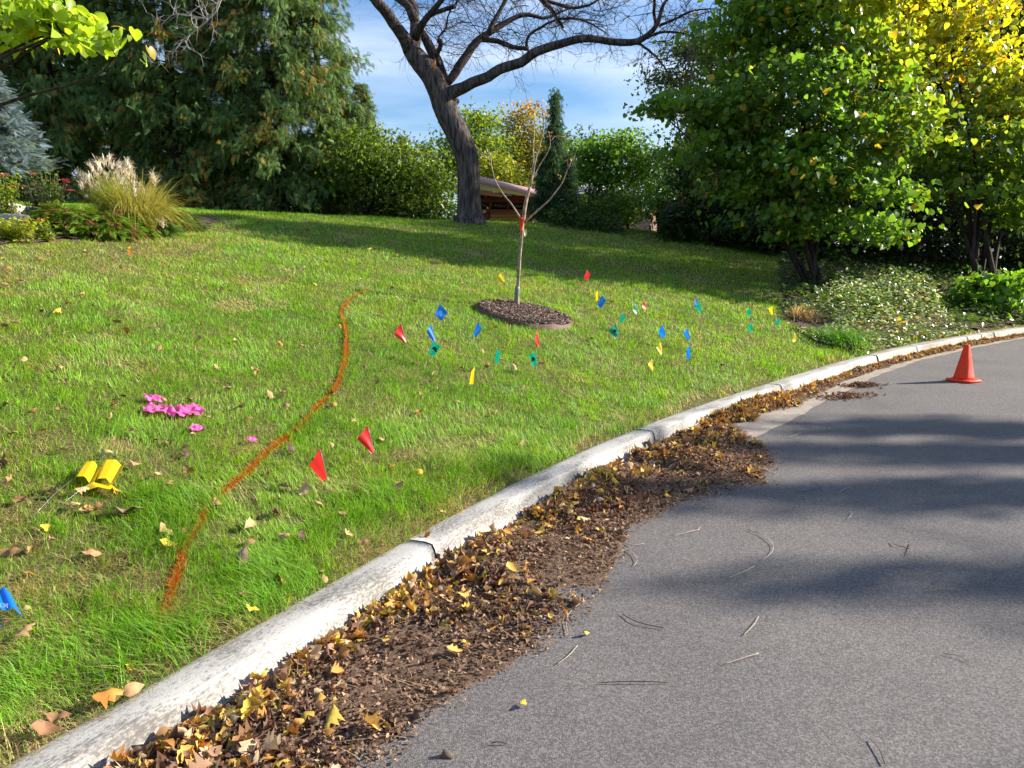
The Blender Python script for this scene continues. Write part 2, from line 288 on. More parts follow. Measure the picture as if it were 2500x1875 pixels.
M = dict(asphalt=asphalt(), kerb_white=kerbmat('kerb paint', (.40, .378, .345), (.17, .158, .145), -0.005), kerb_grey=kerbmat('kerb concrete', (.34, .30, .25), (.15, .13, .11), 0.02),
         gutter=soilmat('gutter concrete', ((.24, .195, .155), (.38, .325, .265)), 7, .25), lawn=soilmat('turf soil', ((.05, .045, .018), (.16, .15, .05)), 60),
         grass=leafmat('grass blade', .36, .5, .3), leaf=leafmat('tree leaf', .50, .40, .45), glossy=leafmat('glossy leaf', .3, .33, .6), conifer=leafmat('cedar spray', .25, .6, .15, (1.1, 1, .5)),
         dry=leafmat('dry leaf', .22, .7, .15, (1.2, .9, .5)), litter=leafmat('litter piece', .12, .75, .12, (1.2, .9, .5)), soil=soilmat('compost soil', ((.06, .036, .025), (.20, .13, .09)), 45),
         bark=barkmat('locust bark', (.13, .105, .095), (.03, .024, .022)), barkb=barkmat('branch bark', (.075, .055, .048), (.03, .022, .02), (10, 10, 10), .5, .02), barkd=barkmat('dark bark', (.07, .05, .04), (.02, .015, .013)),
         pale=barkmat('pale bark', (.42, .32, .22), (.20, .14, .10), (30, 30, 12), .5, .006), grey=simple('weathered twig', (.40, .37, .34), .8, .2, 30), wire=simple('galvanised wire', (.45, .45, .46), .4, .1, 50, metal=.8),
         guard=simple('grey plastic', (.16, .18, .16), .5, .1, 40), ringm=simple('edging', (.11, .06, .04), .7, .25, 30, .3), bed=soilmat('bed mulch', ((.04, .026, .018), (.12, .085, .06)), 35),
         stone=soilmat('field stone', ((.25, .22, .19), (.48, .42, .35)), 9, .5), needle=simple('straw stem', (.42, .33, .22), .7, .25, 60), twig=simple('dark twig', (.11, .075, .05), .8, .3, 60))
def flagmat(name, col):
    m, t, b, o = mat(name); b.inputs['Base Color'].default_value = (*col, 1); b.inputs['Roughness'].default_value = .38; tr = N(t, 'ShaderNodeBsdfTranslucent'); tr.inputs[0].default_value = (*col, 1)
    mix = N(t, 'ShaderNodeMixShader', i_0=.4); t.links.new(b.outputs[0], mix.inputs[1]); t.links.new(tr.outputs[0], mix.inputs[2]); t.links.new(mix.outputs[0], o.inputs[0]); return m
FM = dict(red=flagmat('red film', (.85, .035, .03)), blue=flagmat('blue film', (.008, .22, .85)), green=flagmat('green film', (.0, .36, .22)), yellow=flagmat('yellow film', (.92, .66, .01)), pink=flagmat('pink film', (.95, .16, .48)), orange=flagmat('orange film', (.95, .25, .01)), ink=simple('dark ink', (.01, .05, .04), .5, 0), white=simple('white ink', (.55, .75, .85), .5, 0))

# ------------------------------------------------------------------ ground, road, kerb
V, F = box_v(-900, 900, -900, 900, -.6, -.35)
tag(build('ground', V, F, M['lawn']), kind='structure')
nx = 60; V = [(-60 + 160 * i / nx, -14 + 110 * j / nx, 0) for j in range(nx + 1) for i in range(nx + 1)]
F = [(j * (nx + 1) + i, j * (nx + 1) + i + 1, (j + 1) * (nx + 1) + i + 1, (j + 1) * (nx + 1) + i) for j in range(nx) for i in range(nx)]
tag(build('road', V, F, M['asphalt']), kind='structure')
def sweep(name, s0, s1, prof, m, ds=.06, closed=False):
    """prof: function s-> list of (u,z)"""
    sl = np.linspace(s0, s1, max(3, int((s1 - s0) / ds) + 1)); rows = []; UV = []
    for s in sl:
        pr = prof(s); P = kerb(np.full(len(pr), s), np.array([a for a, _ in pr])); rows.append(np.column_stack([P, [z for _, z in pr]]))
        ln = np.r_[0, np.cumsum(np.hypot(*np.diff(np.array(pr), axis=0).T))]; UV.append([(s, q) for q in ln])
    k = len(pr); V = np.vstack(rows); F = [(i * k + j, i * k + j + 1, (i + 1) * k + j + 1, (i + 1) * k + j) for i in range(len(sl) - 1) for j in range(k - 1)]
    if closed: F += [tuple(range(k)), tuple(range(len(V) - k, len(V)))[::-1]]
    me = npmesh(name, V, [i for f in F for i in f], np.r_[0, np.cumsum([len(f) for f in F])[:-1]], None, False)
    ul = me.uv_layers.new(name='su'); U = np.array([u for r in UV for u in r]); vi = np.empty(len(me.loops), np.int32); me.loops.foreach_get('vertex_index', vi); ul.data.foreach_set('uv', U[vi].astype(np.float32).ravel())
    return link(name, me, m)
def S_of(x, y): return float(sarc(x, y))
def panw(s): return float(np.interp(s, [S_of(1.8, 7.), S_of(4.9, 10.5), S_of(9, 14)], [.70, .46, .42])) + .015 * math.sin(s * 3.1) + .008 * math.sin(s * 11)
g = sweep('gutter', 0, S_END - 1, lambda s: [(.10, .004), (.25, .004), (.4, .004), (panw(s), .004)], M['gutter']); tag(g, kind='structure')
def kprof(s, e=0):
    a = .006 * math.sin(s * 2.1) + .004 * math.sin(s * 7)
    return [(-.03, -.05), (-.03, .118), (.0, .128), (.03, .133 + a * .3), (.09, .134), (.128, .131), (.140, .127), (.149, .118 + a), (.153, .104), (.170, .045), (.182 + a * .5, .018), (.190, -.02)]
joints = [0, S_of(-1.35, 2.0) - 1.3, S_of(-.50, 3.6), S_of(.98, 6.05), S_of(2.8, 8.2), S_of(4.95, 10.55)]
tail = [joints[-1] + d for d in (1.55, 3.6, 4.2, 4.75, 6.9, 9.5, 12.5, 16, 22, 30)]
allj = joints + tail
for i in range(len(allj) - 1):
    o = sweep('kerb', allj[i] + .007, allj[i + 1] - .007, kprof if i < 5 else (lambda s: [(u + .012 * math.sin(s * 5), z * 1.02) for u, z in kprof(s)]), M['kerb_white'] if i < 5 else M['kerb_grey'], closed=True); tag(o, kind='structure')
# lawn terrain
sl = np.r_[np.arange(0, S_of(13, 17), .2), np.arange(S_of(13, 17), S_END - 1, 1.0)]; dl = np.r_[-.01, np.arange(0.04, 6, .15), np.arange(6, 30, .4), np.arange(30, 46, 2)]
rows = []
for d in dl:
    P = kerb(sl, np.full(len(sl), -d)); z = terrain(P[:, 0], P[:, 1]) if d > .05 else np.full(len(sl), .122); rows.append(np.column_stack([P, z]))
V = np.vstack(rows); k = len(sl); F = [(i * k + j, i * k + j + 1, (i + 1) * k + j + 1, (i + 1) * k + j) for i in range(len(dl) - 1) for j in range(k - 1)]
tag(build('lawn', V, F, M['lawn'], smooth=True), kind='structure')

# ------------------------------------------------------------------ beds and mulch ring positions
sap = ground(1262, 757); ringc = ground(1281, 772); RR = 227 * ringc[1] / FPX / 2 * 1.02
bedL = ground(240, 572)
BEDL = [ground(px, py)[:2] for px, py in ((-260, 620), (60, 600), (200, 588), (380, 583), (520, 560), (540, 530), (-260, 505))]
BEDR = [ground(px, py)[:2] for px, py in ((1905, 735), (1925, 800), (1990, 838), (2085, 862))] + [kerb(np.array([s]), np.array([-.01]))[0] for s in np.arange(joints[5], joints[5] + 14, 1.0)] + [np.array((17, 27.)), np.array((7.2, 22.5))] + [ground(px, py)[:2] for px, py in ((1960, 606), (1900, 660))]
def inpoly(x, y, poly):
    c = np.zeros(np.shape(x), bool); n = len(poly)
    for i in range(n):
        (x0, y0), (x1, y1) = poly[i], poly[(i + 1) % n]; cc = (y0 > y) != (y1 > y); c ^= cc & (x < (x1 - x0) * (y - y0) / (y1 - y0 + 1e-12) + x0)
    return c
def bedmesh(name, poly, m, step=.12, lift=.02):
    xs = [q[0] for q in poly]; ys = [q[1] for q in poly]; X, Y = np.meshgrid(np.arange(min(xs), max(xs), step), np.arange(min(ys), max(ys), step)); ok = inpoly(X, Y, poly) & (dist(X, Y) > .03)
    Z = terrain(X, Y) + lift + (vnoise(X, Y, 5, 9) - .4) * .03; idx = -np.ones(X.shape, int); idx[ok] = np.arange(ok.sum()); V = np.stack([X[ok], Y[ok], Z[ok]], 1)
    F = [(idx[j, i], idx[j, i + 1], idx[j + 1, i + 1], idx[j + 1, i]) for j in range(X.shape[0] - 1) for i in range(X.shape[1] - 1) if ok[j, i] and ok[j, i + 1] and ok[j + 1, i + 1] and ok[j + 1, i]]
    return tag(build(name, V, F, m, smooth=True), kind='structure')
bedmesh('flower_bed', BEDL, M['bed'], .15); bedmesh('planting_bed', BEDR, M['bed'], .15)

# ------------------------------------------------------------------ grass
def paint_line():
    pts = [(905, 712), (870, 724), (845, 745), (835, 765), (840, 795), (846, 830), (845, 870), (838, 905), (826, 940), (800, 975), (760, 1018), (715, 1060), (660, 1105), (605, 1160), (555, 1200), (512, 1245), (492, 1290), (460, 1335), (440, 1390), (425, 1430), (412, 1480), (398, 1530), (365, 1600)]
    return np.array([ground(*q) for q in pts])
PL = paint_line()
PLd, _ = densify(PL, np.ones(len(PL)), .03)
def make_grass():
    n = 1050000; th = rng.uniform(R(-50), R(47), n); r = 1.25 * (30 / 1.25) ** rng.random(n); x = r * np.sin(th); y = r * np.cos(th)
    clump = vnoise(x, y, 9, 31, 2); x = x + (clump - .5) * .05; d = dist(x, y)
    keep = (d > -.012 + .03 * rng.random(n)) & ~inpoly(x + (clump - .5) * .5, y + (vnoise(x, y, 5, 12) - .5) * .6, BEDL) & ~inpoly(x + (clump - .5) * .6, y + (vnoise(x, y, 4, 12) - .5) * .6, BEDR) & (np.hypot(x - ringc[0], y - ringc[1]) > RR * 1.005) & (y < 25)
    keep &= ~((d < .10) & (vnoise(x, y, 3.5, 77) < .42) & (rng.random(n) < .75))
    keep &= ~((vnoise(x, y, 7, 41, 2) < .42) & (rng.random(n) < .6 * sm(6.5, 4, r)) & (d > .4))
    x, y, r, d = x[keep], y[keep], r[keep], d[keep]; nr_ = np.flatnonzero((x < .3) & (x > -3.2) & (r < 9)); dl = np.full(len(x), 9.0)
    for i in range(0, len(nr_), 40000):
        b = nr_[i:i + 40000]; q = PLd[::3]; dl[b] = np.sqrt(((x[b][:, None] - q[None, :, 0]) ** 2 + (y[b][:, None] - q[None, :, 1]) ** 2).min(1))
    keep = (dl > .022) | (rng.random(len(x)) < .30); x, y, r, d = x[keep], y[keep], r[keep], d[keep]; n = len(x); z = terrain(x, y); z = np.where(d < .05, .122, z) - .004
    tuft = sm(.60, .76, vnoise(x, y, 2.6, 13, 2)) * sm(7, 3, r)
    edge = sm(.5, .12, d) * sm(.45, .65, vnoise(x, y, 1.9, 21)); tuft = np.clip(tuft + edge * .8, 0, 1)
    h = rng.uniform(.024, .062, n) * (.75 + .8 * vnoise(x, y, 7, 8)) + tuft * rng.uniform(.02, .075, n)
    h *= 1 + .18 * sm(6, 16, r)
    phi = rng.uniform(0, 2 * np.pi, n) + 0; flow = vnoise(x, y, 1.4, 55) * 12; phi = np.where(rng.random(n) < .5, flow, phi)
    reach = h * rng.uniform(.1, .9, n) * (1 + tuft * .5); droop = h * rng.uniform(0, .35, n)
    wid = rng.uniform(.0018, .0036, n) * np.maximum(1, r / 3.6) ** .86 * (1 + .3 * tuft)
    a = vnoise(x, y, .8, 61, 3)[:, None]; bb = vnoise(x, y, 3.2, 67, 3); u = rng.random(n)
    green = np.array((.115, .29, .012)) * (1 - a) + np.array((.23, .385, .022)) * a
    green = green * (rng.uniform(.55, 1.4, n) * (.80 + .4 * vnoise(x, y, 6, 101, 2)))[:, None]; green = green * (1 - tuft[:, None] * .45) + np.array((.105, .245, .018)) * tuft[:, None] * .45
    dryp = .09 + .46 * sm(.50, .72, bb) + .45 * sm(.62, .80, vnoise(x, y, 1.05, 91, 3)) + .6 * sm(.30, .03, d) * sm(.3, .6, vnoise(x, y, 2.3, 93))
    bl = np.min([np.hypot(x - q[0], y - q[1]) for q in (ground(150, 625), ground(420, 560), ground(300, 600), ground(20, 640))], 0); dryp += .5 * sm(1.5, .3, bl)
    dry = (u < np.clip(dryp, 0, .85))[:, None]; straw = np.array((.50, .41, .19)) * rng.uniform(.6, 1.15, n)[:, None]
    col = np.where(dry, straw, green); h = np.where(dry[:, 0], h * .7, h); reach = np.where(dry[:, 0], h * rng.uniform(.5, 2.2, n), reach)
    m_ = 90000; th2 = rng.uniform(R(-48), R(40), m_); r2 = 1.3 * (9 / 1.3) ** rng.random(m_); X2, Y2 = r2 * np.sin(th2), r2 * np.cos(th2); d2 = dist(X2, Y2); pr = .25 + 1.0 * sm(.40, .05, d2) + .5 * sm(.5, .75, vnoise(X2, Y2, 1.05, 91, 3)); k2 = (d2 > -.02) & (rng.random(m_) < pr * np.where(d2 < .4, 1, .55 * sm(7, 4, r2))) & (np.hypot(X2 - ringc[0], Y2 - ringc[1]) > RR) & ~inpoly(X2, Y2, BEDR) & ~inpoly(X2, Y2, BEDL)
    X2, Y2, d2, r2 = X2[k2], Y2[k2], d2[k2], r2[k2]; m_ = len(X2); z2 = np.where(d2 < .05, .13, terrain(X2, Y2)) + rng.uniform(.002, .022, m_); l2 = rng.uniform(.03, .085, m_)
    tag(blades('thatch', np.stack([X2, Y2, z2], 1), rng.uniform(0, 6.28, m_), rng.uniform(.0, .02, m_), l2, rng.uniform(0, .012, m_), rng.uniform(.0016, .003, m_) * np.maximum(1, r2 / 3.6) ** .8, np.array((.34, .25, .13)) * rng.uniform(.45, 1.3, m_)[:, None], M['grass'], 3, side=np.zeros(m_)), 'dead straw thatch lying between the grass blades', 'thatch', kind='stuff')
    o = blades('grass', np.stack([x, y, z], 1), phi, h, reach, droop, wid, col, M['grass'], 2, tipcol=col * np.array((1.15, 1.1, 1.0)))
    tag(o, 'short green lawn grass with straw patches', 'grass', kind='stuff')
make_grass()
def make_paint():
    seglen = np.linalg.norm(np.diff(PLd, axis=0), axis=1); cum = np.r_[0, np.cumsum(seglen)]; n = 14000
    u = rng.random(n) ** 1.25 * cum[-1]; u = cum[-1] - u
    x = np.interp(u, cum, PLd[:, 0]); y = np.interp(u, cum, PLd[:, 1]); fr = u / cum[-1]
    gap = vnoise(u * 1.0, u * 0 + 3, 3.3, 5, 2); keep = (rng.random(n) < .25 + .75 * sm(.15, .4, gap)) & (rng.random(n) < .20 + .80 * sm(.0, .35, fr)); x, y, u, fr = x[keep], y[keep], u[keep], fr[keep]; n = len(x)
    wv_ = .002 + .0045 * vnoise(u, u * 0 + 9, 5, 6); x = x + rng.normal(0, 1, n) * wv_ + .02 * (vnoise(u, u * 0, 2.5, 8) - .5); y = y + rng.normal(0, 1, n) * wv_; r = np.hypot(x, y); z = terrain(x, y)
    h = rng.uniform(.02, .05, n); col = np.where((rng.random(n) < .7)[:, None], np.array((.56, .15, .012)), np.array((.30, .22, .03))) * rng.uniform(.6, 1.1, n)[:, None]
    o = blades('paint_line', np.stack([x, y, z], 1), rng.uniform(0, 6.28, n), h, h * rng.uniform(.1, 1.1, n), h * .2, rng.uniform(.003, .005, n) * np.maximum(1, r / 4) ** .8, col, M['grass'], 2)
    tag(o, 'orange spray-painted line curving over the grass', 'paint line')
make_paint()

# ------------------------------------------------------------------ leaf litter
LIT = [(-2.2, -1.0, .9), (-.43, 2.08, 0), (-.32, 2.3, 0), (-.16, 2.55, 0), (.10, 2.80, 0), (.28, 3.1, 0), (.46, 3.54, 0), (.58, 3.84, 0), (.66, 4.12, 0), (.98, 4.5, 0), (1.68, 4.95, 0), (1.95, 5.5, 0), (2.05, 6.1, 0), (1.98, 6.75, 0)]
ls = [S_of(-2.6, -.4)] + [S_of(a, b) for a, b, _ in LIT[1:]]; lw = [.9] + [-float(dist(a, b)) for a, b, _ in LIT[1:]]
o_ = np.argsort(ls); ls = list(np.array(ls)[o_]); lw = list(np.array(lw)[o_])
s7 = ls[-1]; ls += [s7 + .25, s7 + .6, s7 + 1.2, s7 + 2.0, s7 + 3.0, s7 + 6, s7 + 14]; lw += [.46, .36, .50, .42, .34, .33, .30]
def litw(s): return np.interp(s, ls, lw)
def pile_h(s, u):
    W = litw(s) - .195; f = np.clip((u - .195) / np.maximum(W, .02), 0, 1.4); nz = vnoise(s, u, 2.6, 19, 3)
    h = .046 * np.exp(-((f - .28) / .34) ** 2) * (f < 1) + .012 * (f < 1); h = h * (.35 + 1.4 * sm(.3, .65, nz)) * sm(1.08, .80, f)
    hole = sm(.20, .0, np.abs(s - S_of(.95, 5.7) )) * sm(.5, .2, u); hole2 = sm(.52, .15, np.hypot((s - S_of(.35, 3.9)) * .7, u - .62)); hole3 = sm(.6, .2, np.hypot((s - S_of(-.5, 3.0)) * .6, (u - .52)))
    thin = sm(s7 + .5, s7 + 3, s); return h * (1 - .9 * hole) * (1 - .75 * hole2) * (1 - .6 * hole3) * (1 - .55 * thin)
def litter():
    s = np.arange(0.5, s7 + 14, .035); u = np.linspace(0, 1, 34); Sg, Ug = np.meshgrid(s, u, indexing='ij'); W = litw(Sg) + .16 * (vnoise(Sg, Ug * 0, 3, 3, 3) - .5)
    UU = .195 + Ug * (W - .195) * 1.02; H = pile_h(Sg, UU); P = kerb(Sg.ravel(), UU.ravel()).reshape(*Sg.shape, 2)
    Z = .0065 + H * .8 + (vnoise(Sg, UU, 40, 8) - .5) * .008 * (H > .004); Z = np.where(vnoise(Sg, UU, 3.2, 71, 3) + sm(1, .5, Ug) * .35 + H * 4 < .42, -.01, Z); Z[:, -1] = -.012
    V = np.dstack([P, Z]).reshape(-1, 3); k = len(u); idx = np.arange(len(s) - 1)[:, None] * k + np.arange(k - 1)[None]; q = np.stack([idx, idx + 1, idx + k + 1, idx + k], -1).reshape(-1, 4)
    o = link('leaf_compost', npmesh('leaf_compost', V, q.ravel(), np.arange(len(q)) * 4, None, True), M['soil']); tag(o, 'dark brown composted leaf crumbs in the gutter', 'leaf compost', kind='stuff')
    # whole leaves
    def sample(n, power):
        smin = S_of(-2.0, .8); sl_ = smin + (s7 + 13 - smin) * rng.random(n * 3) ** 1.5; f = rng.random(n * 3) ** power; uu = .20 + f * (litw(sl_) - .195); P = kerb(sl_, uu)
        r = np.hypot(P[:, 0], P[:, 1]); nz = vnoise(sl_, uu, 2.4, 23, 3); H = pile_h(sl_, uu); keep = rng.random(n * 3) < np.clip((H * 20 + .03) * (litw(sl_) / .9) * (.25 + 1.5 * sm(.35, .6, nz) ) + .5 * sm(.2, .05, f) * (litw(sl_) < .6), 0, 1)
        return sl_[keep][:n], uu[keep][:n], P[keep][:n], f[keep][:n], H[keep][:n], r[keep][:n]
    T, PO = ovate(4, 1, .35); T2, PO2 = ovate(4, 1, 0)
    pal = np.array([(.44, .22, .055), (.52, .33, .08), (.36, .19, .085), (.32, .19, .12), (.46, .34, .20), (.24, .125, .07), (.17, .095, .06), (.52, .38, .07)])
    for nm, (TT, PP), n, pw in (('a', (T, PO), 6500, 1.3), ('b', (T2, PO2), 14000, .95)):
        s_, u_, P, f, H, r = sample(n, pw); n = len(s_); sc = (.018 + .043 * rng.random(n) ** 1.5) * (.7 + .5 * rng.random(n)) * (1.1 if nm == 'a' else 1) * np.where(s_ > s7 - 1, 1.0, 1)
        dark = rng.random(n) < .22 + .66 * sm(.15, .42, f) * sm(s7 + .5, s7 - 2, s_); pal_ = pal * np.where(rng.random(8) < .5, 1.0, 1.05)[:, None]; ci = rng.integers(0, 8, n); gold = vnoise(s_, u_, 1.9, 37, 2) > .5; ci = np.where(gold & (rng.random(n) < .5), rng.choice([0, 1, 4, 7], n), ci); col = pal_[ci] * rng.uniform(.65, 1.2, n)[:, None]
        col = np.where(dark[:, None], np.array((.13, .075, .05)) * rng.uniform(.4, 2.0, n)[:, None], col); sc = np.where(dark, sc * .7, sc)
        z = .008 + H * rng.uniform(.75, 1.15, n) + sc * .18
        o = scatter('leaf_litter', TT, PP, np.column_stack([P, z]), rotm(rng.uniform(0, 6.28, n), rng.normal(0, .5, n), rng.normal(0, .5, n)), sc, col, M['litter'], None, rng.uniform(-2.4, 1.8, n), rng.uniform(-6, 8, n))
        tag(o, 'brown and gold autumn leaves piled against the kerb' if nm == 'a' else 'narrow curled brown leaves piled along the gutter', 'leaf litter', kind='stuff')
    T3, PO3 = ovate(8, 3, .32); s_, u_, P, f, H, r = sample(420, 1.6); n = len(s_); ci = rng.choice([0, 1, 2, 4, 4, 7, 3], n)
    o = scatter('leaf_litter', T3, PO3, np.column_stack([P, .022 + H]), rotm(rng.uniform(0, 6.28, n), rng.normal(0, .4, n), rng.normal(0, .4, n)), rng.uniform(.06, .095, n), pal[ci] * rng.uniform(.8, 1.25, n)[:, None], M['litter'], None, rng.uniform(-1.2, .9, n), rng.uniform(-3.5, 4.5, n)); tag(o, 'larger tan and gold leaves on top of the gutter litter', 'leaf litter', kind='stuff')
    # small crumbs
    n = 60000; sl_ = S_of(-2.0, .8) + (s7 + 9 - S_of(-2., .8)) * rng.random(n) ** 1.45; f = rng.random(n) ** .85 * 1.16; uu = .20 + f * (litw(sl_) - .195); P = kerb(sl_, uu); H = pile_h(sl_, uu)
    keep = rng.random(n) < (.25 + .75 * sm(.3, .6, vnoise(sl_, uu, 4, 29, 3))) * sm(1.14, .9, f) * (.4 + .6 * (litw(sl_) > .5)); sl_, uu, P, f, H = sl_[keep], uu[keep], P[keep], f[keep], H[keep]; n = len(f)
    sc = rng.uniform(.007, .024, n); c = rng.random(n)[:, None]; col = (np.array((.07, .04, .025)) * (1 - c) + np.array((.50, .32, .19)) * c ** 1.4) * rng.uniform(.6, 1.2, n)[:, None]
    o = scatter('leaf_crumbs', *DIAM2, np.column_stack([P, .007 + H * .9 + sc * .2]), rotm(rng.uniform(0, 6.28, n), rng.normal(0, .5, n), rng.normal(0, .5, n)), sc, col, M['litter'], None, rng.uniform(-1, 1, n)); tag(o, 'crumbled brown leaf fragments spread over the gutter', 'leaf litter', kind='stuff')
    # petioles and needles
    n = 900; sl_ = S_of(-2.0, .8) + (s7 + .5 - S_of(-2., .8)) * rng.random(n) ** 1.3; f = rng.random(n) ** .6 * 1.1; uu = .18 + f * (litw(sl_) - .17); P = kerb(sl_, uu); H = pile_h(sl_, uu); Ln = rng.uniform(.04, .16, n)
    o = blades('leaf_stalks', np.column_stack([P, .012 + H]), rng.uniform(0, 6.28, n), rng.uniform(.003, .03, n), Ln, rng.uniform(0, .02, n), rng.uniform(.0018, .0032, n), np.array((.40, .27, .15)) * rng.uniform(.5, 1.1, n)[:, None], M['litter'], 4, side=np.zeros(n)); tag(o, 'thin tan leaf stalks strewn over the litter', 'leaf stalks', kind='stuff')
litter()
def debris_pile(px, py, rx, ry, label, n=420, dark=True):
    c = ground(px, py); P = np.column_stack([rng.normal(0, rx, n), rng.normal(0, ry, n)]); ang = R(20); P = P @ np.array([[math.cos(ang), math.sin(ang)], [-math.sin(ang), math.cos(ang)]]) + c[:2]
    col = np.array((.16, .09, .05)) * rng.uniform(.4, 2.0, n)[:, None]; z = .012 + .035 * np.exp(-(((P - c[:2]) / (rx * 1.3)) ** 2).sum(1)) * rng.random(n)
    o = scatter('debris_pile', *ovate(3, 1), np.column_stack([P, z]), rotm(rng.uniform(0, 6.28, n), rng.normal(0, .4, n), rng.normal(0, .4, n)), rng.uniform(.015, .05, n), col, M['litter'], None, rng.uniform(-2, 2, n)); tag(o, label, 'debris pile', 'small debris piles on the asphalt edge', 'stuff')
debris_pile(2105, 943, .13, .06, 'small dark pile of twigs and leaf bits at the gutter edge nearest the cone')
debris_pile(2065, 970, .17, .07, 'wider dark pile of twig bits on the asphalt, below the smaller pile')

# ------------------------------------------------------------------ marking flags
def c4(x, y): return (900 + x / 3.687, 600 + y / 3.687)
def c5(x, y): return (1400 + x / 3.687, 600 + y / 3.687)
def c6(x, y): return (1900 + x / 3.687, 600 + y / 3.687)
def c1(x, y): return (700 + x / 2.765, 1000 + y / 2.765)
FL = [(c4, 'yellow', (1197, 233), (1153, 283), (1195, 348), (1225, 318), 'yellow marking flag at the shade edge just left of the sapling trunk'),
 (c4, 'red', (1968, 215), (1995, 262), (1965, 320), (1940, 285), 'red marking flag alone in the tree shade right of the sapling'),
 (c4, 'yellow', (2065, 400), (2042, 430), (2037, 500), (2066, 490), 'narrow yellow marking flag directly behind a blue one right of the mulch ring'),
 (c4, 'blue', (2100, 445), (2138, 490), (2095, 562), (2058, 535), 'blue marking flag with a yellow one touching it from behind'),
 (c4, 'blue', (640, 523), (597, 622), (655, 678), (712, 600), 'wide blue marking flag with a white printed emblem left of the mulch ring'),
 (c4, 'red', (287, 695), (228, 797), (325, 877), (340, 860), 'red marking flag left of two blue flags on the upper lawn'),
 (c4, 'blue', (562, 705), (522, 770), (570, 855), (606, 860), 'blue marking flag standing right above a green one'),
 (c4, 'green', (580, 858), (648, 905), (590, 1000), (543, 970), 'green marking flag with dark arched print touching a blue flag above it'),
 (c4, 'blue', (982, 685), (1020, 745), (962, 827), (945, 800), 'blue marking flag below the left end of the mulch ring'),
 (c4, 'green', (1163, 922), (1187, 965), (1165, 1065), (1132, 1030), 'narrow green marking flag between the long yellow flag and the mulch ring'),
 (c4, 'red', (1517, 762), (1500, 825), (1507, 912), (1540, 890), 'narrow red marking flag right below the mulch ring edging'),
 (c4, 'green', (1495, 955), (1440, 985), (1480, 1085), (1518, 1070), 'green marking flag with dark print below the narrow red flag'),
 (c4, 'yellow', (955, 1088), (925, 1130), (905, 1247), (945, 1247), 'long narrow yellow marking flag in the open lawn below the mulch ring'),
 (c5, 'green', (380, 703), (315, 765), (375, 835), (408, 795), 'large green marking flag with dark print right of the mulch ring'),
 (c5, 'green', (450, 597), (468, 650), (425, 702), (413, 670), 'small green marking flag just above the large green one'),
 (c5, 'green', (553, 505), (535, 580), (568, 617), (577, 600), 'narrow green marking flag immediately left of a red one'),
 (c5, 'red', (635, 478), (617, 550), (650, 587), (657, 565), 'narrow red marking flag immediately right of a green one'),
 (c5, 'blue', (1112, 463), (1087, 530), (1100, 560), (1122, 530), 'narrow blue marking flag overlapped by a green one at the shade edge'),
 (c5, 'green', (1135, 500), (1095, 555), (1140, 602), (1153, 590), 'green marking flag overlapping a narrow blue one at the shade edge'),
 (c5, 'blue', (802, 712), (762, 780), (805, 840), (830, 800), 'blue marking flag right above a yellow one, left of two other blue flags'),
 (c5, 'blue', (1030, 740), (988, 793), (1035, 855), (1048, 845), 'upper one of two blue marking flags in line on the right of the lawn'),
 (c5, 'yellow', (788, 865), (745, 915), (790, 985), (800, 965), 'yellow marking flag right below a blue one'),
 (c5, 'blue', (1052, 893), (1015, 945), (1020, 1022), (1053, 1010), 'lower one of two blue marking flags in line on the right of the lawn'),
 (c5, 'yellow', (707, 1013), (670, 1070), (710, 1137), (720, 1110), 'yellow marking flag lowest on the slope, nearest the white kerb'),
 (c5, 'green', (1585, 555), (1553, 610), (1575, 638), (1602, 595), 'small green marking flag at the shade edge left of the planting bed'),
 (c5, 'green', (1600, 685), (1573, 740), (1577, 780), (1618, 755), 'small green marking flag in the sun straight below another green one'),
 (c5, 'yellow', (1793, 540), (1755, 567), (1780, 630), (1800, 610), 'small yellow marking flag by the dry grass clump of the planting bed'),
 (c5, 'green', (1850, 645), (1862, 680), (1835, 725), (1817, 700), 'small green marking flag below the yellow one beside the planting bed'),
 (c5, 'yellow', (1993, 775), (1967, 860), (1990, 868), (2007, 850), 'slim yellow marking flag at the lawn tip by the bright green lily clump'),
 (c6, 'yellow', (1118, 612), (1047, 665), (1065, 718), (1110, 690), 'yellow marking flag sticking out of the variegated ground cover'),
 (c1, 'red', (225, 268), (150, 378), (245, 483), (273, 462), 'creased red marking flag nearest the camera, beside the orange paint line'),
 (c1, 'red', (548, 107), (475, 198), (575, 300), (588, 285), 'second nearest red marking flag, up the slope from the nearest one')]
def clothgrid(name, cor, Y, m, parent, seed, n=6, amp=.006, depth=.04):
    A, B, Cc, D = [np.array(q, float) for q in cor]; g = np.random.default_rng(seed); V = []; sg = 1 if g.random() < .5 else -1
    for i in range(n + 1):
        for j in range(n + 1):
            u, v = i / n, j / n; px = (A * (1 - u) * (1 - v) + B * u * (1 - v) + Cc * u * v + D * (1 - u) * v)
            V.append(at(px[0], px[1], Y + sg * depth * u * (1 - .3 * v) + amp * math.sin(u * 7 + v * 2.5 + seed) * (.3 + u)))
    V = np.array(V); k = n + 1; nrm = np.array((0, .0006, 0)); F = [(i * k + j, (i + 1) * k + j, (i + 1) * k + j + 1, i * k + j + 1) for i in range(n) for j in range(n)]
    return build(name, V, F, m, parent, True)
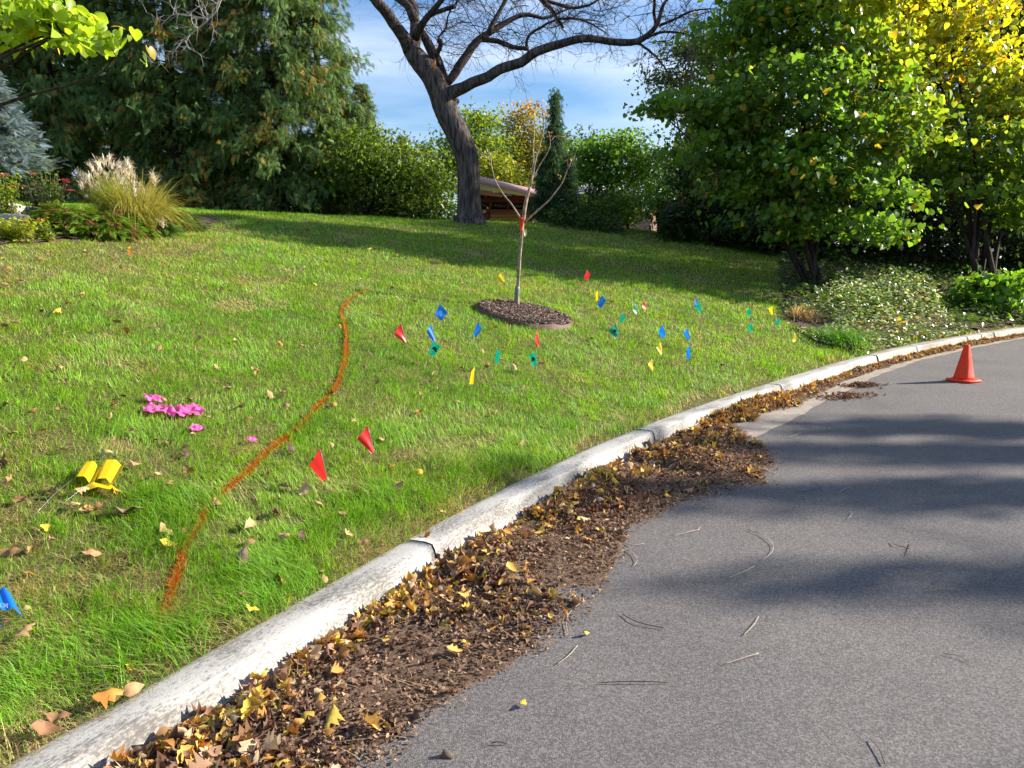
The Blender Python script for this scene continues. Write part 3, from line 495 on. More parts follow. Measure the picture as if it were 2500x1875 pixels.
for fi, (cf, colr, A, B, Cc, D, lab) in enumerate(FL):
    cor = [cf(*q) for q in (A, B, Cc, D)]; mid = np.mean(cor, 0); cy = (mid[0], mid[1]); g0 = ground(cy[0], cy[1], .17); Y = g0[1]
    Dp = at(cor[3][0], cor[3][1], Y); Ap = at(cor[0][0], cor[0][1], Y); dr = (Dp - Ap); bx = Dp + np.array((dr[0] * .25, 0, 0)); bz = float(terrain(bx[0], bx[1])); base = np.array((bx[0], Y, bz - .02))
    root = empty('marking_flag', (base[0], base[1], bz), lab, 'marking flag', 'utility marking flags standing in the lawn')
    tubes('wire', [densify([base, Dp, Ap + np.array((0, 0, .004))], [.0011 + Y * .00008] * 3, .05)], M['wire'], root, 5)
    fo = clothgrid('flag', cor, Y - .002, FM[colr], root, fi)
    if fi in (7, 11, 13):
        c = np.array(cor); a, b_, c_, d_ = c; q = lambda u, v: tuple(a * (1 - u) * (1 - v) + b_ * u * (1 - v) + c_ * u * v + d_ * (1 - u) * v)
        V = []; 
        for k in range(9):
            an = math.pi * k / 8; V.append(at(*q(.55 - .38 * math.cos(an), .62 - .34 * math.sin(an)), Y - .058))
        V = np.array(V); V2 = V + np.array((0, .0008, 0)); build('printed_mark', np.vstack([V, V2]), [tuple(range(9)), tuple(range(17, 8, -1))] + [(i, (i + 1) % 9, (i + 1) % 9 + 9, i + 9) for i in range(9)], FM['ink'], root)
    if fi == 4:
        c = np.array(cor); a, b_, c_, d_ = c; q = lambda u, v: tuple(a * (1 - u) * (1 - v) + b_ * u * (1 - v) + c_ * u * v + d_ * (1 - u) * v)
        V = []; F = []
        for (u0, v0, rr) in ((.45, .45, .12), (.62, .62, .10)):
            o = len(V)
            for k in range(12):
                an = 2 * math.pi * k / 12
                for r_ in (rr, rr * .55): V.append(at(*q(u0 + r_ * math.cos(an), v0 + r_ * math.sin(an)), Y - .06))
            F += [(o + 2 * k, o + 2 * ((k + 1) % 12), o + 2 * ((k + 1) % 12) + 1, o + 2 * k + 1) for k in range(12)]
        build('printed_mark', V, F, FM['white'], root)
# crumpled pink ribbons, lying flags
def crumple(name, px, py, wpx, hpx, colr, lab, cat, seed, lift=.045, ang=0, amp=1.0, grp=None, fold=1.0):
    c = ground(px, py, lift); sc = c[1] / FPX; W = wpx * sc; Hh = hpx * sc * 1.25; n = 14; V = []
    for i in range(n + 1):
        for j in range(n + 1):
            u, v = i / n - .5, j / n - .5; ex = 1 - .35 * abs(2 * v) ** 2 * (mnoise.noise(Vector((seed, v * 3, 0))) + .6); x = u * W * ex; y = v * Hh * (1 - .4 * (2 * u) ** 2 * .6)
            zz = amp * W * (.10 * math.sin(u * 11 * fold + seed + v * 4) * .5 + .25 * mnoise.noise(Vector((u * 5 + seed, v * 4, seed * 1.7)))); ca, sa = math.cos(ang), math.sin(ang)
            X, Yy = x * ca - y * sa, x * sa + y * ca; V.append((c[0] + X, c[1] + Yy, 0 + zz))
    V = np.array(V); tz = terrain(V[:, 0], V[:, 1]); V[:, 2] += tz + lift + np.abs(V[:, 1] - c[1]) * 0 ; V[:, 2] = np.maximum(V[:, 2], tz + .02)
    k = n + 1; F = [(i * k + j, (i + 1) * k + j, (i + 1) * k + j + 1, i * k + j + 1) for i in range(n) for j in range(n)]
    return tag(build(name, V, F, FM[colr], None, True), lab, cat, grp)
G = 'crumpled pink flags lying in the grass'
for k, (px, py, ww, hh, lab) in enumerate([(375, 972, 40, 22, 'crumpled pink flag, topmost of the pink ones'), (380, 1000, 46, 32, 'crumpled pink flag right below the topmost pink one'),
     (430, 1006, 34, 36, 'crumpled pink flag left of its touching neighbour in the pink row'), (468, 1000, 48, 34, 'largest crumpled pink flag, right end of the pink row'),
     (481, 1044, 34, 20, 'small pink flag apart below the pink row'), (615, 1072, 20, 16, 'tiny pink flag nearest the orange paint line')]):
    crumple('pink_flag', px, py, ww * 1.2, hh * 1.25, 'pink', lab, 'flag', k * 1.37 + .5, .04, .3 * k, 1.0, G)
def foldsheet(name, cor, Ylift, colr, lab, creases, seed, wires=()):
    """sheet lying on the grass: corners in photo pixels dropped on to the lawn, with raised creases"""
    W = [ground(px, py, Ylift) for px, py in cor]; A, B, Cc, D = W; root = empty(name, np.mean(W, 0), lab, 'marking flag', 'flags lying flat in the grass'); V = []; n, mrows = 16, 6
    for i in range(n + 1):
        for j in range(mrows + 1):
            u, v = i / n, j / mrows; q = A * (1 - u) * (1 - v) + B * u * (1 - v) + Cc * u * v + D * (1 - u) * v; q = q.copy(); h = np.interp(u, [a for a, _ in creases], [b for _, b in creases]); q[2] += h + .004 * math.sin(v * 3 + seed); V.append(q)
    k = mrows + 1; F = [(i * k + j, (i + 1) * k + j, (i + 1) * k + j + 1, i * k + j + 1) for i in range(n) for j in range(mrows)]
    build('flag', V, F, FM[colr], root, False)
    for (a, b) in wires: p0 = ground(a[0], a[1], Ylift); p1 = ground(b[0], b[1], .02); tubes('wire', [densify([p0, (p0 + p1) / 2 + np.array((0, 0, .008)), p1], [.0009] * 3, .05)], M['wire'], root, 5)
    return root
def c7(x, y): return (x / 2.765, 900 + y / 2.765)
foldsheet('marking_flag', [c7(560, 648), c7(690, 660), c7(635, 765), c7(487, 735)], .06, 'yellow', 'left one of two yellow folded flags lying side by side in the grass', [(0, -.02), (.12, .0), (.14, .012), (.6, .022), (.8, -.012), (1, .0)], 1, [(c7(490, 745), c7(235, 985))])
foldsheet('marking_flag', [c7(690, 640), c7(850, 655), c7(775, 768), c7(637, 762)], .07, 'yellow', 'right one of two yellow folded flags lying side by side in the grass', [(0, -.01), (.15, .018), (.6, .024), (.8, -.004), (.88, -.008), (1, .012)], 2, [(c7(640, 765), c7(400, 930))])
foldsheet('marking_flag', [c7(568, 782), c7(755, 786), c7(828, 830), c7(590, 805)], .05, 'yellow', 'yellow flag with a turned-up edge lying below the two folded yellow flags', [(0, -.01), (.3, .012), (1, .0)], 3)
BF = foldsheet('marking_flag', [(-60, 1448), (27, 1446), (55, 1503), (-60, 1497)], .07, 'blue', 'blue flag with white lettering lying at the left picture edge', [(0, -.01), (.45, .022), (.7, .012), (.8, .03), (1, -.006)], 4)
foldsheet('marking_flag', [(-50, 1522), (-6, 1520), (6, 1532), (-40, 1545)], .05, 'blue', 'blue flag scrap mostly out of view below the lettered blue flag', [(0, 0), (.5, .02), (1, 0)], 5)
tcu = bpy.data.curves.new('lettering', 'FONT'); tcu.body = 'TOR'; tcu.size = .020; tcu.extrude = .0004; to = bpy.data.objects.new('lettering', tcu); C.objects.link(to)
dg = bpy.context.evaluated_depsgraph_get(); tm = bpy.data.meshes.new_from_object(to.evaluated_get(dg)); bpy.data.objects.remove(to)
q0 = ground(-10, 1482, .105); q1 = ground(20, 1484, .105); xd = Vector(q1 - q0).normalized(); yd = Vector((0, .5, .86)); zd = xd.cross(yd).normalized(); yd = zd.cross(xd)
tm.transform(Matrix(((xd.x, yd.x, zd.x, q0[0]), (xd.y, yd.y, zd.y, q0[1]), (xd.z, yd.z, zd.z, q0[2]), (0, 0, 0, 1)))); link('lettering', tm, FM['white'], BF)
og = ground(316, 617, .12); root = empty('marking_flag', (og[0], og[1], float(terrain(og[0], og[1]))), 'tiny orange marking flag on the lawn below the flower bed', 'marking flag', 'utility marking flags standing in the lawn')
clothgrid('flag', [(313, 608), (320, 612), (319, 622), (312, 620)], og[1], FM['orange'], root, 3, 4, .002, .02); tubes('wire', [([(og[0] - .01, og[1], float(terrain(og[0], og[1])) - .02), (og[0] - .015, og[1], og[2] + .03)], [.0012, .0012])], M['wire'], root, 4)

# ------------------------------------------------------------------ traffic cone
def cone():
    b = ground(2352, 931); root = empty('traffic_cone', (b[0], b[1], 0), 'orange-red square traffic cone standing on the asphalt', 'traffic cone'); yaw = R(28)
    m, t, bs, o = mat('cone rubber'); tc = N(t, 'ShaderNodeTexCoord'); n = N(t, 'ShaderNodeTexNoise', i_Scale=28.0, i_Detail=6.0, i_Roughness=.7); t.links.new(tc.outputs['Object'], n.inputs['Vector']); r = N(t, 'ShaderNodeValToRGB'); e = r.color_ramp.elements
    e[0].position = .36; e[0].color = (.30, .05, .025, 1); e[1].position = .47; e[1].color = (.82, .05, .014, 1); t.links.new(n.outputs[0], r.inputs[0]); t.links.new(r.outputs[0], bs.inputs['Base Color']); bs.inputs['Roughness'].default_value = .6; bs.inputs['Specular IOR Level'].default_value = .2
    def ringv(hw, ch, z): 
        pts = [(hw, -hw + ch), (hw, hw - ch), (hw - ch, hw), (-hw + ch, hw), (-hw, hw - ch), (-hw, -hw + ch), (-hw + ch, -hw), (hw - ch, -hw)]
        return [(b[0] + x * math.cos(yaw) - y * math.sin(yaw), b[1] + x * math.sin(yaw) + y * math.cos(yaw), z) for x, y in pts]
    def stack(lv):
        V = []; 
        for hw, ch, z in lv: V += ringv(hw, ch, z)
        n = len(lv); F = [(i * 8 + j, i * 8 + (j + 1) % 8, (i + 1) * 8 + (j + 1) % 8, (i + 1) * 8 + j) for i in range(n - 1) for j in range(8)]; F += [tuple(range(8))[::-1], tuple(range((n - 1) * 8, n * 8))]; return V, F
    V, F = stack([(.150, .045, .004), (.157, .05, .012), (.155, .05, .026), (.118, .03, .034), (.10, .02, .036)]); build('base', V, F, m, root)
    V, F = stack([(.098, .022, .034), (.088, .02, .06), (.056, .014, .25), (.027, .009, .435), (.025, .009, .447), (.017, .006, .447), (.015, .006, .38)]); build('body', V, F, m, root)
cone()

# ------------------------------------------------------------------ sapling and mulch ring
def c4b(x, y): return (1050 + x / 3.687, 350 + y / 3.687)
def c2(x, y): return (800 + x / 2.765, y / 2.765)
def sapling():
    Y = sap[1]; root = empty('sapling', sap, 'young leafless sapling with a grey trunk guard, planted in the mulch ring', 'tree'); px2m = Y / FPX
    P = [c4b(787, 1505), c4b(782, 1400), c4b(785, 1290), c4b(798, 1100), c4b(818, 900), c4b(832, 760), c4b(845, 680), c4b(856, 560), c4b(885, 440), c4b(897, 385)]
    tubes('trunk', [densify([at(*q, Y) for q in P], np.array([28, 19, 15, 15, 14, 13.5, 14, 17, 13, 10]) / 3.687 * px2m, .05, .0015, 3)], M['pale'], root, 10, wob=.06)
    q = [c4b(780, 1490), c4b(781, 1400), c4b(786, 1285)]; tubes('trunk_guard', [densify([at(*z, Y) for z in q], np.array([25, 23, 21]) / 3.687 * px2m, .04)], M['guard'], root, 12)
    br = [([c4b(825, 685), c4b(740, 560), c4b(640, 430), c4b(577, 300), c4b(550, 180), c4b(545, 100), c4b(512, 40)], 6, .5), ([c4b(549, 165), c4b(490, 112), c4b(440, 60), c4b(395, 10)], 3, .6), ([c4b(547, 120), c4b(520, 80), c4b(500, 20)], 3, .2),
          ([c4b(855, 705), c4b(950, 610), c4b(1080, 490), c4b(1190, 350), c4b(1240, 230), c4b(1282, 187)], 6, -.4), ([c4b(1245, 215), c4b(1238, 140)], 2.5, 0), ([c4b(1240, 225), c4b(1290, 130), c4b(1330, 40)], 3, .2),
          ([c2(1365, 1270), c2(1385, 1100), c2(1390, 950), c2(1396, 850), c2(1352, 785), c2(1330, 740)], 6, .3), ([c2(1368, 1260), c2(1402, 1080), c2(1448, 900), c2(1460, 820), c2(1450, 755)], 6, -.2),
          ([c2(1368, 1240), c2(1412, 1150), c2(1490, 1010), c2(1500, 960), c2(1495, 890)], 5, .4), ([c2(1500, 960), c2(1540, 920), c2(1600, 925)], 2.5, .2), ([c2(1395, 900), c2(1360, 870), c2(1320, 860)], 2, .1), ([c2(1650, 1100), c2(1690, 1000), c2(1720, 950)], 2, 0)]
    for pts, r, dep in br:
        k = len(pts); W = [at(*z, Y + dep * i / k) for i, z in enumerate(pts)]; tubes('branch', [densify(W, np.linspace(r, max(1.2, r * .35), k) / 2.765 * px2m * 1.05, .05, .003, k)], M['pale'], root, 6)
    n = 15; tips = [c2(1490, 930), c2(1600, 920), c2(1410, 985), c2(1640, 1080), c2(1570, 1190), c2(1500, 890), c2(1350, 870), c4b(1245, 145), c4b(1170, 300)]
    P = np.array([at(tips[i % 9][0] + random.uniform(-7, 7), tips[i % 9][1] + random.uniform(-5, 5), Y + random.uniform(-.1, .1)) for i in range(n)])
    scatter('leaves', *ovate(3, 1), P, rotm(rng.uniform(0, 6.28, n), rng.normal(0, .8, n), rng.normal(0, .8, n)), rng.uniform(.03, .055, n), np.array((.42, .25, .08)) * rng.uniform(.6, 1.1, n)[:, None], M['dry'], root, rng.uniform(-2, 2, n))
    # ribbon: a band of tape tied round and hanging, real thickness
    V = []; pts = [c4b(812, 668), c4b(838, 672), c4b(843, 700), c4b(838, 740), c4b(830, 785)]; pts0 = [c4b(800, 672), c4b(812, 690), c4b(816, 720), c4b(812, 750), c4b(806, 782)]
    for a, b_ in zip(pts0, pts): V += [at(*a, Y - .05), at(*b_, Y - .055), at(*b_, Y - .052), at(*a, Y - .047)]
    F = [(i * 4 + j, i * 4 + (j + 1) % 4, i * 4 + 4 + (j + 1) % 4, i * 4 + 4 + j) for i in range(4) for j in range(4)] + [(0, 1, 2, 3), (19, 18, 17, 16)]; build('ribbon', V, F, FM['red'], root)
    V = []
    for a in (c4b(848, 768), c4b(872, 772), c4b(872, 820), c4b(858, 842), c4b(848, 840)): V.append(at(*a, Y - .06))
    V = np.array(V); build('paper_tag', np.vstack([V, V + np.array((0, .003, 0))]), [(0, 1, 2, 3, 4), (9, 8, 7, 6, 5)] + [(i, (i + 1) % 5, (i + 1) % 5 + 5, i + 5) for i in range(5)], simple('tag paper', (.75, .72, .30), .6, .05), root)
    # mulch ring
    rt = empty('mulch_ring', ringc, 'round mulch bed with a low brown edging around the sapling', 'mulch bed'); na = 72; V, F = [], []
    zz = lambda x, y: float(terrain(x, y))
    eps = .3; gxs = (zz(ringc[0] + eps, ringc[1]) - zz(ringc[0] - eps, ringc[1])) / (2 * eps); gys = (zz(ringc[0], ringc[1] + eps) - zz(ringc[0], ringc[1] - eps)) / (2 * eps); z0 = zz(ringc[0], ringc[1])
    plane = lambda x, y: z0 + gxs * .92 * (x - ringc[0]) + gys * .92 * (y - ringc[1])
    for i in range(na):
        a = 2 * math.pi * i / na; w_ = .008 * math.sin(a * 5) + .005 * math.sin(a * 11)
        for rr, dz in ((RR - .012, .03 + w_), (RR - .012, .050 + w_), (RR + .002, .050 + w_), (RR + .002, -.04)):
            x = ringc[0] + rr * math.cos(a); y = ringc[1] + rr * math.sin(a); V.append((x, y, plane(x, y) + dz))
    F = [(i * 4 + j, i * 4 + j + 1, ((i + 1) % na) * 4 + j + 1, ((i + 1) % na) * 4 + j) for i in range(na) for j in range(3)]; build('edging', V, F, M['ringm'], rt)
    V = [(ringc[0], ringc[1], plane(ringc[0], ringc[1]) + .05)]; nr = 14
    for k in range(1, nr + 1):
        for i in range(na): a = 2 * math.pi * i / na; rr = (RR - .01) * k / nr; x = ringc[0] + rr * math.cos(a); y = ringc[1] + rr * math.sin(a); V.append((x, y, plane(x, y) + .035 + .015 * float(vnoise(x, y, 22, 4))))
    F = [(0, 1 + i, 1 + (i + 1) % na) for i in range(na)] + [(1 + (k - 1) * na + i, 1 + k * na + i, 1 + k * na + (i + 1) % na, 1 + (k - 1) * na + (i + 1) % na) for k in range(1, nr) for i in range(na)]; build('mulch_surface', V, F, M['bed'], rt, True)
    n = 4200; rr = (RR - .02) * np.sqrt(rng.random(n)); a = rng.uniform(0, 6.28, n); x = ringc[0] + rr * np.cos(a); y = ringc[1] + rr * np.sin(a); z = plane(x, y) + .045 + .02 * rng.random(n)
    c = rng.random(n)[:, None]; col = np.array((.07, .045, .035)) * (1 - c) + np.array((.34, .25, .20)) * c ** 2
    T = np.array([(-.5, -.12, 0), (.5, -.1, 0), (.5, .1, 0), (-.5, .12, 0), (-.5, -.12, .08), (.5, -.1, .08), (.5, .1, .08), (-.5, .12, .08)])
    o = scatter('mulch_chips', T, [(4, 5, 6, 7), (0, 1, 5, 4), (1, 2, 6, 5), (2, 3, 7, 6), (3, 0, 4, 7)], np.stack([x, y, z], 1), rotm(rng.uniform(0, 6.28, n), rng.normal(0, .35, n), rng.normal(0, .35, n)), rng.uniform(.025, .065, n), col, M['litter'], rt); o['kind'] = 'stuff'
sapling()

# ------------------------------------------------------------------ big bare tree
def twigs(out, p0, dirv, length, rad, level, g, up=.0):
    k = max(3, int(length / .13) + 2); pts = [np.array(p0)]; d = np.array(dirv, float); d /= np.linalg.norm(d)
    for i in range(k - 1):
        d = d + g.normal(0, .22, 3) * np.array((1, .8, 1)) + np.array((0, 0, up)); d /= np.linalg.norm(d); pts.append(pts[-1] + d * length / (k - 1))
    pts = np.array(pts); out.append((pts, np.linspace(rad, rad * .35, k)))
    if level > 0:
        nb = g.integers(3, 7)
        for b in range(nb):
            i = g.integers(1, k); dd = pts[i] - pts[i - 1]; dd /= np.linalg.norm(dd); side = np.cross(dd, g.normal(0, 1, 3)); side /= np.linalg.norm(side) + 1e-9; twigs(out, pts[i], dd * .75 + side * .8, length * g.uniform(.3, .6), rad * .55, level - 1, g, up)
def locust():
    Y = 20.0; base = ground(1147, 527); root = empty('bare_tree', at(1147, 530, Y), 'tall leafless tree with a thick leaning trunk and wide dark limbs against the sky', 'tree'); s = Y / FPX / 2.765; g = np.random.default_rng(4)
    main = [(958, 1540, 125), (958, 1475, 105), (956, 1440, 84), (952, 1380, 78), (948, 1300, 75), (948, 1180, 73), (938, 1060, 76), (900, 960, 77), (860, 870, 76), (820, 790, 76), (785, 700, 78), (755, 620, 72), (715, 540, 68), (685, 490, 66), (640, 430, 66), (590, 370, 58), (560, 320, 50), (540, 270, 44)]
    trunk = [densify([at(*c2(x, y), Y) for x, y, _ in main], [w_ * s for *_, w_ in main], .12, .004, 3)]
    tubes('trunk', trunk, M['bark'], root, 30, wob=.035)
    B = {'limb left': ([(560, 340), (530, 270), (490, 215), (440, 150), (400, 90), (340, 25), (260, -60), (150, -160)], [48, 42, 38, 36, 34, 32, 28, 18], -.9), 'limb mid': ([(570, 330), (588, 250), (585, 160), (582, 60), (560, -20), (545, -140)], [48, 38, 32, 31, 30, 22], .8), 'mid b': ([(580, 130), (545, 50), (490, 0), (420, -50), (330, -120)], [28, 26, 24, 20, 12], .4),
         'limb c': ([(590, 250), (622, 185), (655, 130), (705, 70), (760, 10), (840, -70)], [30, 24, 20, 18, 16, 10], -.6), 'c2': ([(650, 138), (700, 100), (770, 72), (862, 42)], [15, 15, 14, 13], -.3), 'c3': ([(845, 50), (872, 20), (890, -40)], [10, 8, 5], -.1),
         'stem d': ([(850, 700), (808, 610), (765, 490), (725, 385), (680, 300), (640, 225), (605, 170)], [44, 36, 35, 35, 32, 26, 20], .5), 'stub': ([(735, 380), (752, 340), (766, 300), (760, 270)], [16, 14, 15, 10], -.3), 's2': ([(750, 290), (752, 250), (800, 190), (812, 120), (835, 60)], [8, 7, 6, 5, 3], -.2),
         'limb e': ([(800, 560), (845, 515), (900, 430), (945, 370), (1000, 290), (1075, 232), (1150, 180), (1250, 125), (1350, 98), (1450, 122), (1520, 108), (1620, 60)], [26, 28, 29, 27, 25, 22, 20, 16, 14, 11, 9, 5], .9), 'e2': ([(1085, 225), (1130, 130), (1170, 60), (1215, -20), (1260, -110)], [17, 15, 12, 11, 8], .3), 'e3': ([(1045, 272), (1150, 282), (1250, 322), (1358, 332)], [15, 16, 15, 12], -.2),
         'e4': ([(1345, 318), (1348, 280), (1372, 225), (1450, 182), (1530, 142), (1700, 132), (1850, 200), (1900, 240)], [10, 9, 8, 8, 7, 6, 4, 2], -.3), 'limb f': ([(800, 680), (850, 625), (910, 605), (970, 570), (1080, 530), (1150, 482), (1300, 430), (1400, 352), (1550, 300), (1700, 266), (1850, 272), (2000, 287), (2090, 278), (2160, 235), (2230, 165), (2260, 60), (2290, 0), (2360, -40)], [44, 42, 36, 34, 32, 31, 30, 28, 25, 23, 21, 21, 19, 17, 14, 11, 8, 5], -1.2),
         'g1': ([(1430, -10), (1500, 50), (1545, 120), (1592, 190)], [13, 14, 12, 8], .2), 'g2': ([(1380, -40), (1480, 0), (1580, 30), (1660, 48), (1760, 30), (1880, -30)], [12, 11, 11, 9, 8, 5], .2), 'g3': ([(1545, 130), (1640, 130), (1760, 140), (1850, 150)], [8, 7, 5, 3], .4)}
    def c3(x, y): return (1500 + x / 2.212, y / 2.212)
    X = {'f2': ([c3(225, 130), c3(215, 60), c3(222, -20), c3(240, -90)], [9, 8, 6, 4], -1.3), 'f3': ([c3(120, 235), c3(230, 180), c3(330, 172), c3(440, 205), c3(560, 262)], [9, 7, 5, 4, 2], -1.6), 'f4': ([c3(130, 235), c3(205, 290), c3(280, 380), c3(345, 470)], [7, 6, 4, 2], -1.0), 'f5': ([c3(245, 140), c3(340, 100), c3(440, 55), c3(600, 48)], [8, 6, 4, 2], -1.4)}
    tw = []; allb = []
    for k_, (pts, wd, dep) in list(B.items()) + list(X.items()):
        n = len(pts); W = [at(*(c2(*q) if k_ in B else q), Y + dep * (i / n) * 1.6) for i, q in enumerate(pts)]; pp, rr = densify(W, np.array(wd) * (s if k_ in B else s * 1.25), .12, .006, n); allb.append((k_, pp, rr)); tubes('limb' if max(wd) > 20 else 'branch', [(pp, rr)], M['bark'] if max(wd) > 34 else M['barkb'], root, 12, wob=.03)
        cum = len(pp); nn = int(cum * (.50 if max(wd) < 30 else .10)) + 3
        if k_ == 'limb f': nn = 14
        for _ in range(nn):
            i = int(cum * (.25 + .75 * g.random())) - 1; i = max(1, i)
            if k_ == 'limb f' and i < cum * .35: continue
            t_ = pp[i] - pp[i - 1]; t_ /= np.linalg.norm(t_); sd = np.cross(t_, g.normal(0, 1, 3)); sd /= np.linalg.norm(sd); twigs(tw, pp[i], t_ * .6 + sd, g.uniform(.5, 1.3), .011, 2, g)
    # dense twig crown in the upper sky
    for _ in range(52):
        px = g.uniform(1050, 1760); py = g.uniform(-60, 95) if px < 1500 else g.uniform(-40, 190); p0 = at(px, py, Y + g.uniform(-1.6, 1.6)); a = g.uniform(0, 6.28); twigs(tw, p0, (math.cos(a), g.normal(0, .3), math.sin(a) * .5), g.uniform(.7, 1.5), .013, 2, g)
    for _ in range(16): p0 = at(g.uniform(1040, 1200), g.uniform(40, 150), Y + .6); twigs(tw, p0, (1, g.normal(0, .3), -.1), g.uniform(.5, 1.1), .008, 2, g)
    tubes('twigs', tw, M['barkb'], root, 6, cap=False)['kind'] = 'stuff'
    V = []; c0 = np.array(c2(712, 425))
    for k in range(10):
        a = 2 * math.pi * k / 10; V.append(at(c0[0] + 3.2 * math.cos(a) - 3.5 * math.sin(a), c0[1] + 11 * math.sin(a), Y - .78))
    V = np.array(V); build('cut_wound', np.vstack([V, V + np.array((0, .3, 0))]), [tuple(range(10)), tuple(range(19, 9, -1))] + [(i, (i + 1) % 10, (i + 1) % 10 + 10, i + 10) for i in range(10)], simple('fresh wood', (.50, .20, .08), .8, .3, 30), root)
locust()

# ------------------------------------------------------------------ conifer hedge
def spray():
    V, F = [], []; 
    def strip(p, q, w0):
        p = np.array(p, float); q = np.array(q, float); d = q - p; n = np.array((-d[1], d[0], 0)); n /= np.linalg.norm(n); o = len(V); m_ = p + d * .45
        V.extend([p, m_ + n * w0, q, m_ - n * w0]); F.append((o, o + 3, o + 2, o + 1))
    strip((0, 0, 0), (1, 0, -.28), .022)
    for i, x in enumerate(np.linspace(.10, .92, 9)):
        z = -.28 * x * x; l = .42 * (1 - x * .72); sd = 1
        for sd in (1, -1): strip((x, 0, z), (x + l * .75, sd * l * .75, z - .12), .03)
    return np.array(V), F
SPR = spray()
def conifer_meshes(seed, H, Rb, nb=190, per=17, base_z=.3, pw=.75, cols=None):
    g = np.random.default_rng(seed); P, yaw, pit, col, sc = [], [], [], [], []; paths = [(np.array([(0, 0, -.4), (.02, 0, H * .5), (0, .02, H)]), np.array([.16, .10, .015]))]
    for b in range(nb):
        h = base_z + (H - base_z) * (b / nb) ** .95; a = g.uniform(0, 6.28); l = Rb * (1 - ((h - base_z) / (H - base_z))) ** pw * g.uniform(.6, 1.15) + .12; tilt = g.uniform(-.1, .35)
        k = 6; t = np.linspace(0, 1, k); pts = np.stack([np.cos(a) * l * t, np.sin(a) * l * t, h + tilt * l * t - .35 * l * t ** 2], 1); paths.append((pts, np.linspace(.022, .006, k)))
        n = int(per * (.5 + l / Rb)); tt = g.uniform(.25, 1.05, n); hue = g.random() < .12
        for q in tt:
            c = np.array((math.cos(a) * l * q, math.sin(a) * l * q, h + tilt * l * q - .35 * l * q * q)) + g.normal(0, .13, 3); P.append(c); yaw.append(a + g.normal(0, .8)); pit.append(g.uniform(.15, 1.25)); sc.append(g.uniform(.14, .30))
            cc = cols[0] * g.uniform(.6, 1.35) if g.random() > (.5 if hue else .07) else cols[1] * g.uniform(.5, 1.2); col.append(cc)
    P = np.array(P); n = len(P); Rm = rotm(np.array(yaw), np.zeros(n), np.array(pit)); Rm = Rm @ rotm(np.zeros(n), g.normal(0, .7, n), np.zeros(n)); T, PO = SPR
    o = scatter('crown', T, PO, P, Rm, np.array(sc), np.array(col), M['conifer']); t_ = tubes('trunk', paths, M['barkd'], None, 6); me, mt = o.data, t_.data; bpy.data.objects.remove(o); bpy.data.objects.remove(t_); return me, mt
CG = np.array((.11, .19, .05)); CO = np.array((.34, .22, .04))
cm = [conifer_meshes(11 + i, 12.5, 2.0, 240, 60, .1, .55, (CG, CO)) for i in range(3)]
def place_conifer(x, y, z, rz, sc, vi, label, group='tall cedars of the hedge', meshes=None, name='cedar_tree'):
    root = empty(name, (x, y, z), label, 'tree', group)
    for nm, me in (('crown', (meshes or cm)[vi][0]), ('trunk', (meshes or cm)[vi][1])):
        o = bpy.data.objects.new(nm, me); C.objects.link(o); o.parent = root
    root.rotation_euler = (0, 0, rz); root.scale = sc if isinstance(sc, tuple) else (sc, sc, sc); return root
HT = [(-200, 21.5, 1.0, 'tall dark cedar at the left picture edge behind the blue spruce'), (-20, 22.0, 1.08, 'tall dark cedar behind the left side of the flower bed'), (150, 21.5, 1.0, 'tall dark cedar straight behind the feather grass plumes'), (300, 22.3, 1.05, 'tall cedar right of the feather grass, below the dead grey limb'),
      (440, 21.6, .98, 'tall cedar left of the middle of the hedge, with orange-tipped sprays'), (575, 22.2, 1.0, 'tall cedar in the middle of the hedge with sunlit sprays'), (690, 21.7, .92, 'tall cedar third from the right end of the tall hedge row'), (790, 22.4, .80, 'tall cedar at the right end of the tall row, sky behind its edge')]
for i, (px, Y, sc, lab) in enumerate(HT):
    p = at(px, 515, Y); r_ = place_conifer(p[0], Y, float(terrain(p[0], Y)), i * 1.3, (sc * 1.02, sc * 1.02, sc), i % 3, lab)
    if i == 3: dead_parent = r_
for px, Y, top, lab in ((890, 23.0, 205, 'shorter cedar in the gap between the tall hedge and the bare tree'), (985, 24.0, 330, 'shortest cedar just left of the leaning bare trunk'), (835, 23.6, 120, 'mid-height cedar with a ragged top at the right hedge end')):
    p = at(px, 515, Y); q = at(px, top, Y); z = float(terrain(p[0], Y)); k = (q[2] - z) / 12.5; place_conifer(p[0], Y, z, px * .7, (k * 1.45, k * 1.45, k), int(px) % 3, lab, 'shorter cedars at the hedge end')
